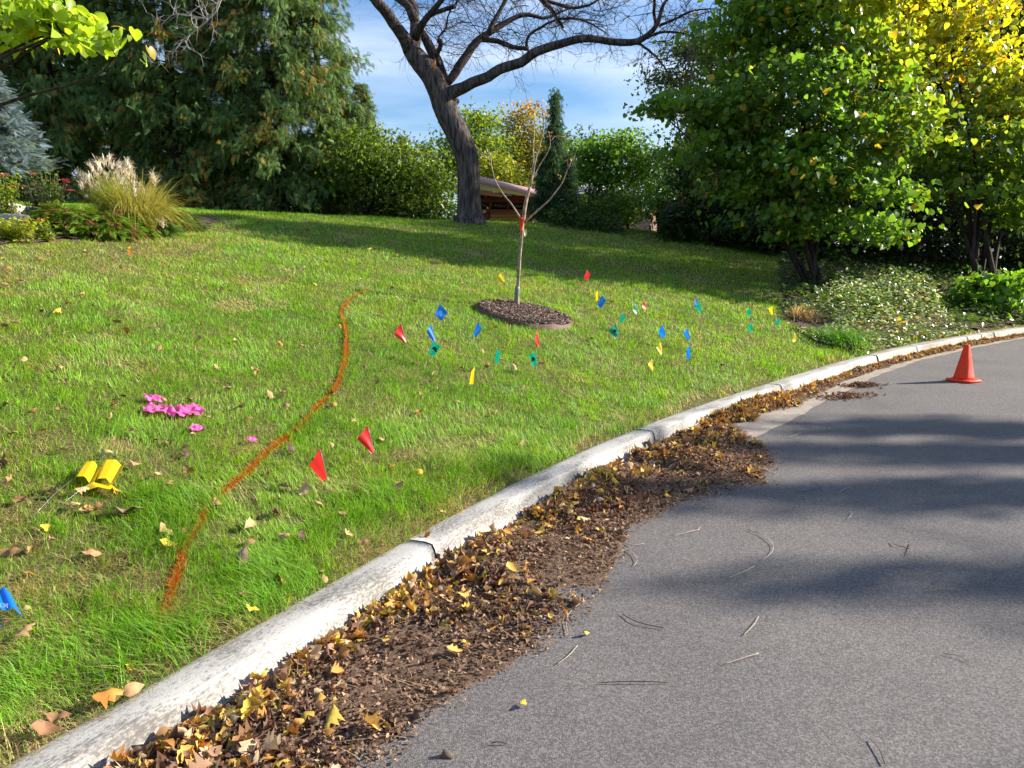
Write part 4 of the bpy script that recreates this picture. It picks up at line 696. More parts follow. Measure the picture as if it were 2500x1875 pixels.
# dead grey limb hanging in front of the hedge
def deadlimb():
    g = np.random.default_rng(9); out = []; Y = 17.5; W = [at(*q, Y + i * .1) for i, q in enumerate([(560, -60), (530, 10), (500, 50), (470, 78), (440, 105), (415, 128)])]; pp, rr = densify(W, [.022, .020, .017, .013, .009, .004], .1, .01, 3); out.append((pp, rr))
    for i in range(4, len(pp), 2):
        for _ in range(2): twigs(out, pp[i], (-.8 + g.normal(0, .6), g.normal(0, .4), g.normal(-.1, .7)), g.uniform(.35, .9), .009, 1, g)
    W = [at(*q, Y) for q in [(500, 45), (460, 40), (420, 35), (395, 60)]]; pp, rr = densify(W, [.014, .011, .008, .004], .08, .01, 5); out.append((pp, rr))
    for i in range(2, len(pp), 2): twigs(out, pp[i], (-.3 + g.normal(0, .6), g.normal(0, .4), g.normal(0, .8)), g.uniform(.3, .7), .007, 1, g)
    W = [at(560, -60, Y), at(640, -260, Y + 1.5), at(560, -420, 22.2)]; out.append(densify(W, [.022, .03, .045], .2, .01, 6))
    o = tubes('dead_limb', out, M['grey'], None, 6, cap=False); o.parent = dead_parent; bpy.context.view_layer.update(); o.matrix_parent_inverse = dead_parent.matrix_world.inverted()
deadlimb()

# ------------------------------------------------------------------ broadleaf trees and shrubs
def leafy(name, cat, label, base, blobs, n, size, colf, tmpl=DIAM2, m=None, stems=5, srad=.06, clump=.30, cpb=26, group=None, droop=.5, seed=1, shell=.55, trunkm=None, curl=(-.5, .6), limbs=True):
    """blobs: (px,py,Y,rx,ry,rz) ellipsoids in metres; leaves gather in clumps near the blob shells"""
    g = np.random.default_rng(seed); base = np.array(base, float); root = empty(name, base, label, cat, group); cen = np.array([at(b[0], b[1], b[2]) for b in blobs]); rad = np.array([b[3:6] for b in blobs]); vol = (rad.prod(1)) ** .7; vol /= vol.sum()
    nc = cpb * len(blobs); bi = g.choice(len(blobs), nc, p=vol); u = g.normal(0, 1, (nc, 3)); u /= np.linalg.norm(u, axis=1)[:, None]; rr = (shell + (1 - shell) * g.random(nc)) * g.uniform(.8, 1.12, nc); cc = cen[bi] + u * rad[bi] * rr[:, None]
    cc = cc[cc[:, 2] > float(terrain(base[0], base[1])) + .1]; nc = len(cc)
    ci = g.integers(0, nc, n); cs = g.uniform(.6, 1.3, nc); P = cc[ci] + g.normal(0, 1, (n, 3)) * clump * cs[ci][:, None] * np.array((1.25, 1.25, .42)); tz = terrain(P[:, 0], P[:, 1]); P = P[P[:, 2] > tz + .05]; n = len(P)
    out = P - cen.mean(0); yaw = np.arctan2(out[:, 1], out[:, 0]) + g.normal(0, 1.1, n); pit = g.normal(0, .75, n); rol = g.normal(droop, .65, n); sc = size * g.uniform(.5, 1.35, n)
    T, PO = tmpl; col = colf(P, g, n); Rm = rotm(yaw, np.zeros(n), rol) @ rotm(np.zeros(n), pit, np.zeros(n)); scatter('crown', T, PO, P, Rm, sc, col, m or M['leaf'], root, g.uniform(*curl, n), g.uniform(*curl, n))
    if limbs:
        paths = []; main = []
        for k in range(stems):
            tgt = cen[k % len(cen)] + g.normal(0, .15, 3); off = np.array((g.normal(0, srad * 1.3), g.normal(0, srad * 1.3), -.15)); mid = base * .55 + tgt * .45 + np.array((g.normal(0, .12), g.normal(0, .12), .25 * (tgt[2] - base[2]) * .5)); pp, rr_ = densify([base + off, base * .8 + mid * .2 + off * np.array((1, 1, 0)) + np.array((0, 0, .1)), mid, tgt], np.array([1, .85, .5, .15]) * srad, .15, .008, k + seed); paths.append((pp, rr_)); main.append(pp)
        allm = np.vstack(main)
        for k in range(0, nc, 2):
            dd = np.linalg.norm(allm - cc[k], axis=1) + 2.0 * (allm[:, 2] > cc[k][2]); j = dd.argmin(); paths.append(densify([allm[j], (allm[j] + cc[k]) / 2 + g.normal(0, .08, 3), cc[k]], np.array([.22, .12, .05]) * srad, .2, .01, k))
        tubes('trunk', paths, trunkm or M['barkd'], root, 7)
    return root
def lerpc(a, b, f): return np.array(a) * (1 - f[:, None]) + np.array(b) * f[:, None]
def col_redbud(P, g, n, yx0=8.2, yx1=12.0):
    z = P[:, 2]; f = sm(7.3, 10.6, P[:, 0] * 1.0 + (z - 3.5) * .75 + g.normal(0, .8, n)); c = lerpc((.105, .20, .02), (.44, .46, .03), f); c = np.where((g.random(n) < .03)[:, None], np.array((.55, .38, .03)), c)
    return c * g.uniform(.65, 1.35, n)[:, None]
rb = ground(1987, 706)
YR = rb[1]
print('redbud base', rb, 'ring', ringc, RR, 'sap', sap, 'bedL', bedL)
def bl(px, py, dY, rpx, rpy=None, rd=None):
    k = (YR + dY) / FPX; return (px, py, YR + dY, rpx * k, (rd or rpx) * k, (rpy or rpx) * k)
RB = [bl(1790, 300, .3, 150, 90), bl(1670, 270, .2, 100, 55), bl(1600, 265, .0, 55, 30), bl(1690, 370, .0, 90, 50), bl(1800, 120, .6, 110, 90), bl(1930, 60, .5, 150, 100), bl(1950, 230, -.5, 170, 120), bl(2100, 150, .2, 150, 120), bl(1900, 400, -.2, 180, 90), bl(2060, 400, -.8, 150, 110), bl(1830, 470, .1, 120, 60), bl(1960, 540, -.6, 110, 55), bl(2100, 560, -1.2, 100, 60), bl(2180, 470, -1.2, 80, 70), bl(2150, 610, -1.3, 70, 40), bl(2100, -40, .5, 200, 90), bl(1850, -30, .8, 110, 70), bl(2180, 300, -.5, 120, 120)]
rb_root = leafy('redbud_tree', 'tree', 'large multi-stemmed redbud tree with heart-shaped green leaves and brown stems, behind the ground cover', rb, RB, 20000, .118, lambda P, g, n: col_redbud(P, g, n), HEART, M['leaf'], 9, .055, .23, 22, 'redbud trees by the road', .5, 5, .4)
n_ = 750; g_ = np.random.default_rng(77); c_ = np.repeat(np.array([at(g_.uniform(1640, 2190), g_.uniform(200, 500), YR + g_.uniform(-1.5, .4)) for _ in range(75)]), 10, 0); P_ = c_ + g_.normal(0, .09, (n_, 3))
blades('seed_pods', P_, g_.uniform(0, 6.28, n_), -g_.uniform(.06, .11, n_), g_.uniform(0, .02, n_), np.zeros(n_), np.full(n_, .016), np.array((.16, .075, .045)) * g_.uniform(.5, 1.4, n_)[:, None], M['dry'], 2, rb_root)['kind'] = 'stuff'
YR = 16.6
RB2 = [bl(2330, 150, .8, 160, 130), bl(2440, 300, .2, 150, 120), bl(2380, 430, .0, 150, 90), bl(2280, 60, 1.2, 150, 90), bl(2520, 420, 0, 120, 100), bl(2250, 330, .6, 120, 100), bl(2560, 250, .6, 150, 120), bl(2480, 520, .2, 110, 50), bl(2250, -60, 1, 170, 80)]
def col_yel(P, g, n):
    z = P[:, 2]; f = .85 * sm(3.6, 7.2, z + g.normal(0, .9, n) + (P[:, 0] - 10) * .35); c = lerpc((.13, .22, .02), (.54, .48, .02), f); c = np.where((g.random(n) < .10 * f)[:, None], np.array((.60, .30, .02)), c); return c * g.uniform(.65, 1.3, n)[:, None]
b2 = at(2400, 690, 16.5); b2[2] = float(terrain(b2[0], b2[1]))
leafy('redbud_tree', 'tree', 'yellowing redbud tree at the right picture edge behind the traffic cone', b2, RB2, 11500, .12, col_yel, HEART, M['leaf'], 7, .08, .22, 24, 'redbud trees by the road', .6, 6, .4)
# low sprouts with large leaves at the right edge
YR = 13.6
b3 = ground(2440, 765)
YR = b3[1]
leafy('redbud_shrub', 'shrub', 'low spreading redbud shoots with large bright leaves by the kerb at the right edge', b3, [bl(2420, 700, .1, 75, 35), bl(2370, 730, 0, 50, 28), bl(2490, 690, .2, 60, 40), bl(2460, 745, -.1, 70, 20)], 620, .13, lambda P, g, n: np.array((.12, .24, .02)) * g.uniform(.6, 1.3, n)[:, None], HEART, M['leaf'], 4, .02, .16, 14, None, .7, 7)
# overhanging branch of the tree on the left
YR = 6.2
b4 = np.array((-6.4, 6.4, 0)); b4[2] = float(terrain(b4[0], b4[1]))
leafy('redbud_tree', 'tree', 'redbud tree whose bright leafy branch hangs in at the upper left corner', b4, [bl(90, 30, 0, 110, 26), bl(30, 85, .1, 50, 22), bl(200, 70, 0, 60, 22), bl(245, 105, -.1, 25, 10), bl(130, 60, .1, 90, 35), bl(-120, -40, .2, 190, 80), bl(-300, -160, .4, 260, 120)], 3600, .085, lambda P, g, n: np.where((g.random(n) < .05)[:, None], np.array((.55, .38, .03)), np.array((.30, .42, .03))) * g.uniform(.65, 1.25, n)[:, None], HEART, M['leaf'], 6, .05, .10, 22, 'redbud trees by the road', .85, 8, .2)
# background trees: name, label, base px, Y, blobs
def bgtree(name, label, px, py, Y, bls, n, size, c0, c1, spread=.5, seed=1, stems=5, srad=.08, clump=.3, cat='tree', grp='trees and shrubs behind the lawn', cpb=22, shell=.5, zc=None):
    p = at(px, py, Y); p[2] = float(terrain(p[0], p[1])); k = Y / FPX; B_ = [(a, b, Y + d, r * k, r * k, (r2) * k) for a, b, d, r, r2 in bls]
    def cf(P, g, nn):
        f = np.clip(g.random(nn) * spread + (0 if zc is None else sm(zc[0], zc[1], P[:, 2] + g.normal(0, .3, nn))), 0, 1); return lerpc(c0, c1, f) * g.uniform(.6, 1.35, nn)[:, None]
    return leafy(name, cat, label, p, B_, n, size, cf, DIAM2, M['leaf'], stems, srad, clump, cpb, grp, .3, seed, shell)
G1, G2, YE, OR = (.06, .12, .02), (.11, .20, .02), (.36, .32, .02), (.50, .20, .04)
bgtree('leafy_shrub', 'sunlit green and gold shrub at the hedge end, left of the leaning trunk', 900, 515, 21.2, [(900, 400, 0, 75, 70), (850, 440, .2, 60, 50), (960, 430, -.2, 55, 70), (900, 350, .4, 45, 40), (800, 450, .4, 50, 50), (980, 480, -.3, 50, 30), (1030, 440, .4, 50, 60), (1060, 490, .5, 45, 35), (1010, 380, .6, 40, 40), (1085, 440, .7, 30, 50), (1080, 505, .7, 30, 22)], 12500, .12, (.075, .155, .02), (.30, .26, .03), .35, 21, cat='shrub')
bgtree('leafy_tree', 'rounded green tree right behind the leaning trunk', 1150, 500, 38, [(1160, 330, 0, 55, 55), (1120, 380, 0, 60, 50), (1180, 400, 0, 50, 60), (1150, 290, .5, 35, 25)], 7000, .20, G2, YE, .35, 22, clump=.5)
bgtree('maple_tree', 'small maple with orange and yellow top above the house roof', 1270, 500, 42, [(1250, 290, 0, 30, 28), (1280, 275, 0, 35, 30), (1245, 340, 0, 45, 50), (1300, 350, 0, 45, 50), (1270, 400, 0, 60, 45)], 5500, .20, (.16, .20, .04), OR, .3, 23, clump=.5, zc=(8.0, 11), cpb=18)
bgtree('leafy_tree', 'yellow-green young tree right above the mauve roof edge', 1215, 500, 36, [(1225, 430, 0, 35, 40), (1200, 400, 0, 30, 30), (1250, 450, 0, 30, 25)], 3000, .16, (.16, .24, .02), YE, .8, 24, clump=.4)
bgtree('leafy_tree', 'broad dark tree far behind between the maple and the narrow cedar', 1330, 500, 46, [(1330, 400, 0, 70, 60), (1400, 380, 0, 70, 60), (1280, 420, 0, 60, 50)], 5000, .24, G1, G2, .6, 25, clump=.6)
bgtree('leafy_tree', 'leafy green tree with arching dark stems, right of the narrow cedar', 1440, 545, 24.5, [(1500, 350, 0, 90, 30), (1440, 400, 0, 60, 50), (1520, 400, 0, 80, 45), (1580, 420, .4, 60, 50), (1470, 450, 0, 60, 40), (1480, 480, .2, 40, 25)], 9000, .13, (.08, .17, .02), (.17, .30, .03), .7, 26, 7, .06)
bgtree('leafy_shrub', 'dark low shrub under the arching stems, left of the brick wall', 1440, 550, 23, [(1440, 520, 0, 60, 30), (1500, 510, 0, 45, 35), (1390, 530, 0, 50, 20)], 4500, .11, G1, G2, .4, 27, 4, .03, cat='shrub')
bgtree('leafy_shrub', 'bright yellow-green shrub beside the brick wall', 1535, 540, 24, [(1518, 500, 0, 22, 30), (1515, 530, 0, 25, 20)], 1500, .11, (.17, .28, .02), YE, .3, 28, 4, .03, cat='shrub')
bgtree('leafy_shrub', 'light green shrub in front of the brick wall', 1610, 550, 22.5, [(1600, 490, 0, 32, 32), (1600, 530, 0, 25, 20), (1655, 530, 0, 16, 22)], 1700, .11, (.11, .22, .02), (.2, .3, .03), .5, 29, 4, .03, cat='shrub')
bgtree('leafy_tree', 'grey-green tree rising behind the left side of the redbud', 1720, 560, 30, [(1700, 200, 0, 80, 70), (1760, 110, 0, 80, 60), (1640, 210, 0, 45, 30), (1740, 300, 0, 90, 60), (1800, 200, 0, 90, 90), (1680, 120, 0, 40, 40)], 8000, .17, (.07, .11, .03), (.13, .18, .05), .6, 30, 6, .1, .4)
bgtree('leafy_tree', 'dark bushy tree at the far end of the lawn, left of the redbud', 1700, 570, 22, [(1690, 430, 0, 60, 45), (1740, 420, 0, 80, 60), (1640, 390, .3, 50, 25), (1790, 480, 0, 80, 60), (1720, 500, 0, 70, 40)], 9000, .12, (.045, .09, .02), (.10, .18, .02), .5, 31, 7, .06)
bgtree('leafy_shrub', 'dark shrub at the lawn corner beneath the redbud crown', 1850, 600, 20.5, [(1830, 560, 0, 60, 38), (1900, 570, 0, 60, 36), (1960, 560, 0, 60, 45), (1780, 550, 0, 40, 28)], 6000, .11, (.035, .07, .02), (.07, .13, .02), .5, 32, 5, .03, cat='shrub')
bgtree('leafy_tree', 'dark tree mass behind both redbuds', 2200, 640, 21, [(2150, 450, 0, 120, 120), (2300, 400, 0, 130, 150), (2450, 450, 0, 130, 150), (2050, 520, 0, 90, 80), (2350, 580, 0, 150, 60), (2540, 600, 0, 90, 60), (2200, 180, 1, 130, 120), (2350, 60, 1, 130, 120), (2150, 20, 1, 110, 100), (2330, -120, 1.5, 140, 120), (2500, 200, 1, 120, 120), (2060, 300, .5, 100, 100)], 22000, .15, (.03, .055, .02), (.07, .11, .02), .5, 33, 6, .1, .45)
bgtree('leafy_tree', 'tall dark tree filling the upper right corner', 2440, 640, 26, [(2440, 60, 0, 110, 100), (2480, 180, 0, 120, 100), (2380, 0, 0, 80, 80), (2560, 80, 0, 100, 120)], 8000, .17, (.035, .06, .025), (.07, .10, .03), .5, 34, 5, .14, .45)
nc_ = [conifer_meshes(51, 7.0, 1.25, 150, 40, .1, 1.0, (np.array((.05, .11, .045)), CG))]
p = at(1352, 540, 23.0); z = float(terrain(p[0], 23.0)); q = at(1365, 232, 23.0); k = (q[2] - z) / 7.0; place_conifer(p[0], 23.0, z, .5, (k * .95, k * .95, k * 1.03), 0, 'narrow dark cedar right behind the sapling with a pointed top', 'trees and shrubs behind the lawn', nc_)
p = at(1325, 545, 22.8); z = float(terrain(p[0], 22.8)); q = at(1325, 372, 22.8); k = (q[2] - z) / 7.0; place_conifer(p[0], 22.8, z, 4.1, (k * 1.35, k * 1.35, k), 0, 'low dark cedar hiding the right end of the mauve roof', 'trees and shrubs behind the lawn', nc_)
p = at(1385, 548, 22.4); z = float(terrain(p[0], 22.4)); q = at(1385, 380, 22.4); k = (q[2] - z) / 7.0; place_conifer(p[0], 22.4, z, 2.5, (k * 1.6, k * 1.6, k), 0, 'short wide cedar in front of the narrow pointed one', 'trees and shrubs behind the lawn', nc_)
# ivy and weeds at the foot of the hedge
def hedgefoot():
    n = 16000; px = rng.uniform(380, 1960, n); y = 20.9 + rng.normal(0, .35, n); x = (px - CX) / FPX * y; d = np.interp(px, [380, 1000, 1400, 1960], [0, .6, .9, -.6]); y = y + d; z = terrain(x, y) + rng.random(n) ** 1.8 * .45
    keep = (px < 1114) | ((px > 1340) & (px < 1525)) | (px > 1645); x, y, z = x[keep], y[keep], z[keep]; n = len(x)
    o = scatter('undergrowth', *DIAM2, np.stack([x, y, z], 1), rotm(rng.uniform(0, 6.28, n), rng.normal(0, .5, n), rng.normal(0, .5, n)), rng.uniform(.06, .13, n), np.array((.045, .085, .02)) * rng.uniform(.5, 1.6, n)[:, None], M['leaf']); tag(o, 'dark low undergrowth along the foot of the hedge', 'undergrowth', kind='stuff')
hedgefoot()
def thicket():
    n = 26000; px = rng.uniform(1600, 3000, n); Y = rng.uniform(20.5, 25, n); x = (px - CX) / FPX * Y; tz = terrain(x, Y); top = np.interp(px, [1600, 1750, 2000, 3000], [.8, 1.6, 2.8, 3.2]); z = tz + top * rng.random(n) ** 1.1
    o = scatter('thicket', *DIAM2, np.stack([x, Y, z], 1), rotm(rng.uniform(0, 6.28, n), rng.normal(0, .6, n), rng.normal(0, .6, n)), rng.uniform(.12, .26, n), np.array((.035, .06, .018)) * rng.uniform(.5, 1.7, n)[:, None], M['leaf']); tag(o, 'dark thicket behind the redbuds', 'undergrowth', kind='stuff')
thicket()
def distant_wood():
    n = 52000; px = rng.uniform(-500, 3000, n); Y = rng.uniform(38, 50, n) + 0; Y = np.where(px < 1050, rng.uniform(27, 33, n), Y); Y = np.where((px > 1050) & (px < 1640), rng.uniform(52, 58, n), Y); x = (px - CX) / FPX * Y
    topy = np.interp(px, [-500, 300, 550, 880, 1000, 1340, 1500, 1640, 1760, 2000, 3000], [-60, 40, 280, 390, 420, 440, 420, 380, 180, 30, -40]) + 90 * (vnoise(px, px * 0, .012, 3, 3) - .5)
    zt = EYE + (HOR - topy) / FPX * Y; z = -1 + (zt + 1) * rng.random(n) ** .8; nz = vnoise(px * .03, z * 1.2, 1, 5, 2); keep = (nz > .22) & ((px < 1080) | (px > 1340) | (z > EYE + (HOR - 470) / FPX * Y)); x, Y, z, px = x[keep], Y[keep], z[keep], px[keep]; n = len(x)
    o = scatter('distant_wood', *DIAM2, np.stack([x, Y, z], 1), rotm(rng.uniform(0, 6.28, n), rng.normal(0, .6, n), rng.normal(0, .6, n)), rng.uniform(.3, .6, n), np.array((.05, .09, .025)) * rng.uniform(.5, 1.7, n)[:, None], M['leaf']); tag(o, 'dark wood far behind the trees and hedge', 'woodland', kind='stuff')
distant_wood()
# trees outside the frame whose shade falls on lawn and road
def shade_tree(label, x, y, blobs, n, seed):
    g = np.random.default_rng(seed); z = float(terrain(x, y)); root = empty('shade_tree', (x, y, z), label, 'tree', 'trees standing right of the picture'); P = []
    paths = [densify([(x, y, -.2), (x + .1, y, 3), (x, y + .1, 7.5)], [.22, .16, .08], .3, .01, seed)]
    for (bx, by, bz, rx, ry, rz) in blobs:
        c = np.array((x + bx, y + by, bz)); u = g.normal(0, 1, (n // len(blobs), 3)); u /= np.linalg.norm(u, axis=1)[:, None]; P.append(c + u * np.array((rx, ry, rz)) * g.random((len(u), 1)) ** .5); paths.append(densify([(x, y, max(1.5, bz - 2)), (c + np.array((x, y, bz - 1))) / 2, c], [.05, .03, .012], .3, .02, seed + 1))
    P = np.vstack(P); m_ = len(P); scatter('crown', *DIAM2, P, rotm(g.uniform(0, 6.28, m_), g.normal(0, .7, m_), g.normal(0, .7, m_)), g.uniform(.14, .26, m_), np.array((.07, .13, .02)) * g.uniform(.6, 1.4, m_)[:, None], M['leaf'], root); tubes('trunk', paths, M['barkd'], root, 8)
shade_tree('roadside tree right of the picture whose branches shade the road in streaks', 20.0, 3.2, [(lambda b, z, xs: (xs + 2.0 * z - 20, b + .426 * z - 3.2 + .2126 * 0, z, random.uniform(1.2, 2.6), random.uniform(.12, .5), random.uniform(.08, .3)))(random.choice([5.7, 5.6, 4.75, 4.8, 3.6, 3.4, 3.1, 2.6, 6.6, 1.9]) + random.gauss(0, .1), random.uniform(5.0, 9.0), random.uniform(1.6, 6.5)) for _ in range(30)], 3600, 71)
shade_tree('tree beyond the road bend right of the picture shading the far lawn', 17.8, 21.4, [(0, 0, 6, 2.3, 1.8, 1.8), (.5, -1.2, 7.8, 2.3, 1.5, 1.5), (-.5, 1.4, 8.0, 2.3, 1.8, 1.6), (0, 0, 9.6, 2.4, 2.0, 1.5), (0, .5, 10.8, 2.2, 1.8, 1.2), (0, 1, 4.6, 2.2, 1.8, 1.4), (1, 3, 9.2, 2.2, 1.8, 1.6), (0, 2.8, 6.6, 2.2, 1.8, 1.6)], 11500, 72)

# ------------------------------------------------------------------ house
def house():
    Y = 33.0; k = Y / FPX; col_w = simple('red-brown siding', (.22, .06, .05), .7, .1, 3); mauve = simple('mauve metal roof', (.62, .38, .39), .45, .08, 2); cream = simple('cream board', (.78, .72, .45), .7, .04, 3); glass = simple('dark window glass', (.015, .018, .018), .08, .3, 2, spec=.8)
    m, t, b, o = mat('orange board siding'); tc_ = N(t, 'ShaderNodeTexCoord'); wv = N(t, 'ShaderNodeTexWave', wave_type='BANDS', bands_direction='Z', i_Scale=2.2, i_Distortion=.3); t.links.new(tc_.outputs['Object'], wv.inputs['Vector']); r = N(t, 'ShaderNodeValToRGB'); r.color_ramp.elements[0].color = (.28, .12, .03, 1); r.color_ramp.elements[0].position = .05; r.color_ramp.elements[1].color = (.52, .27, .08, 1); r.color_ramp.elements[1].position = .3; t.links.new(wv.outputs[0], r.inputs[0]); t.links.new(r.outputs[0], b.inputs['Base Color'])
    def h(px, py, Yy=Y): return at(px, py, Yy)
    A = h(1128, 570); B_ = h(1320, 570); top = h(1200, 478)[2]; bot = h(1200, 560)[2]; zsid = h(1200, 517)[2]
    root = empty('house', (A[0], Y, bot - 1), 'low red-brown house with mauve roof and orange board siding behind the leaning trunk', 'house')
    boxes('wall', [(A[0], B_[0], Y, Y + 6, zsid, top)], col_w, root); boxes('siding', [(h(1200, 500)[0] - .05, B_[0], Y - .12, Y - .003, bot - 1.2, zsid)], m, root); boxes('foundation', [(A[0], h(1200, 500)[0] - .055, Y - .06, Y - .004, bot - 1.2, zsid)], col_w, root); boxes('ledge', [(A[0], B_[0], Y - .16, Y - .002, zsid + .002, zsid + .09)], col_w, root)
    for x0, x1, y0, y1 in ((1030, 1090, 1305, 1338), (1030, 1088, 1365, 1412), (1110, 1210, 1365, 1415), (1228, 1322, 1368, 1415), (1335, 1400, 1368, 1415)):
        a = h(*c2(x0, y1)); c = h(*c2(x1, y0)); f = .05; w_ = boxes('window', [(a[0] - f, a[0], Y - .05, Y - .003, a[2] - f, c[2] + f), (c[0], c[0] + f, Y - .05, Y - .003, a[2] - f, c[2] + f), (a[0], c[0], Y - .05, Y - .003, c[2], c[2] + f), (a[0], c[0], Y - .05, Y - .003, a[2] - f, a[2])], col_w, root)
        boxes('pane', [(a[0] + .002, c[0] - .002, Y - .03, Y - .004, a[2] + .002, c[2] - .002)], glass, w_)
    # sloping roof slab with deep eaves, falling to the right
    def slab(name, pts, y0, y1, th, mm):
        V = []; 
        for (x, z) in pts: V += [(x, y0, z), (x, y1, z + .55 * (y1 - y0) / 6), (x, y0, z - th), (x, y1, z + .55 * (y1 - y0) / 6 - th)]
        F = []; n = len(pts)
        for i in range(n - 1): a, c = i * 4, i * 4 + 4; F += [(a, c, c + 1, a + 1), (a + 2, a + 3, c + 3, c + 2), (a, a + 2, c + 2, c), (a + 1, c + 1, c + 3, a + 3)]
        F += [(0, 1, 3, 2), (n * 4 - 4, n * 4 - 2, n * 4 - 1, n * 4 - 3)]; return build(name, V, F, mm, root)
    e0 = h(*c2(900, 1163), Y - 1.6); e1 = h(*c2(1600, 1330), Y - 1.6); slab('roof', [(e0[0], e0[2]), (e1[0], e1[2])], Y - 1.6, Y + 6, .20 * 1.3, mauve)
    V = []; a0, a1 = (h(*c2(905, 1208), Y - 1.5), h(*c2(1450, 1316), Y - 1.5)); b0, b1 = (h(*c2(905, 1266), Y - 1.42), h(*c2(1450, 1338), Y - 1.42)); V = [a0, a1, b1, b0]; V = np.array(V); build('fascia', np.vstack([V, V + np.array((0, .05, 0))]), [(0, 1, 2, 3), (7, 6, 5, 4), (0, 4, 5, 1), (1, 5, 6, 2), (2, 6, 7, 3), (3, 7, 4, 0)], cream, root)
    c_, d_ = h(*c2(930, 1258), Y - .3), h(*c2(1180, 1310), Y - .3); V = np.array([c_, d_, d_ - np.array((0, 0, .12)), c_ - np.array((0, 0, .26))]); build('beam', np.vstack([V, V + np.array((0, .25, 0))]), [(0, 3, 2, 1), (4, 5, 6, 7), (0, 1, 5, 4), (1, 2, 6, 5), (2, 3, 7, 6), (3, 0, 4, 7)], mauve, root)
    # second house with grey roof, brick wall
    grey = simple('grey shingles', (.30, .30, .32), .8, .15, 8); Y2 = 46; r2 = empty('house', h(1500, 560, Y2), 'farther red-brown house with a grey shingle roof seen between the shrubs', 'house')
    a = at(*c2(1150, 1262), Y2); b_ = at(*c2(2110, 1325), Y2); zt = at(*c2(1300, 1222), Y2)[2]; z1 = at(*c2(2000, 1322), Y2)[2]; z2 = at(*c2(2000, 1322), Y2)[2]
    V = [(a[0], Y2 - .6, z1), (b_[0], Y2 - .6, z1), (b_[0] - 1.2, Y2 + 5, zt + .3), (a[0], Y2 + 5, zt + .3), (a[0], Y2 - .6, z1 - .15), (b_[0], Y2 - .6, z1 - .15), (b_[0] - 1.2, Y2 + 5, zt + .1), (a[0], Y2 + 5, zt + .1)]; build('roof', V, [(0, 1, 2, 3), (4, 7, 6, 5), (0, 4, 5, 1), (1, 5, 6, 2), (2, 6, 7, 3), (3, 7, 4, 0)], grey, r2)
    boxes('wall', [(a[0] + .3, b_[0] - .5, Y2, Y2 + 5, -1, z1 - .16)], col_w, r2)
    for cx_ in (1203, 1295):
        q = at(*c2(cx_, 1225), Y2 + 3); tubes('vent_pipe', [([(q[0], Y2 + 3, q[2] - .8), (q[0], Y2 + 3, q[2] + .35)], [.07, .07])], M['wire'], r2, 10)
    q = at(1550, 508, Y2); w2 = boxes('window', [(q[0] - .9, q[0] + .5, Y2 - .05, Y2 - .003, q[2] - .7, q[2] + .3)], simple('pale window frame', (.45, .42, .38), .5, .1), r2); boxes('pane', [(q[0] - .8, q[0] - .25, Y2 - .06, Y2 - .052, q[2] - .6, q[2] + .2), (q[0] - .15, q[0] + .4, Y2 - .06, Y2 - .052, q[2] - .6, q[2] + .2)], glass, w2)
    m, t, b, o = mat('brick'); tc_ = N(t, 'ShaderNodeTexCoord'); mp_ = N(t, 'ShaderNodeMapping'); mp_.inputs['Rotation'].default_value = (R(90), 0, 0); t.links.new(tc_.outputs['Object'], mp_.inputs[0]); bt = N(t, 'ShaderNodeTexBrick', i_Scale=1.0); bt.inputs['Color1'].default_value = (.42, .15, .08, 1); bt.inputs['Color2'].default_value = (.52, .24, .14, 1); bt.inputs['Mortar'].default_value = (.5, .45, .4, 1); bt.inputs['Brick Width'].default_value = .22; bt.inputs['Row Height'].default_value = .075; bt.inputs['Mortar Size'].default_value = .012; t.links.new(mp_.outputs[0], bt.inputs['Vector']); t.links.new(bt.outputs[0], b.inputs['Base Color'])
    Y3 = 27.0; a = at(1540, 520, Y3); b_ = at(1632, 520, Y3); zb = float(terrain(a[0], Y3)); r3 = empty('brick_wall', (a[0], Y3, zb - .3), 'low orange brick garden wall with a pale coping, seen through the shrubs', 'wall'); boxes('wall', [(a[0], b_[0], Y3, Y3 + .3, zb - 1, a[2])], m, r3); boxes('coping', [(a[0] - .04, b_[0] + .04, Y3 - .04, Y3 + .34, a[2] + .002, a[2] + .07)], M['stone'], r3)
house()

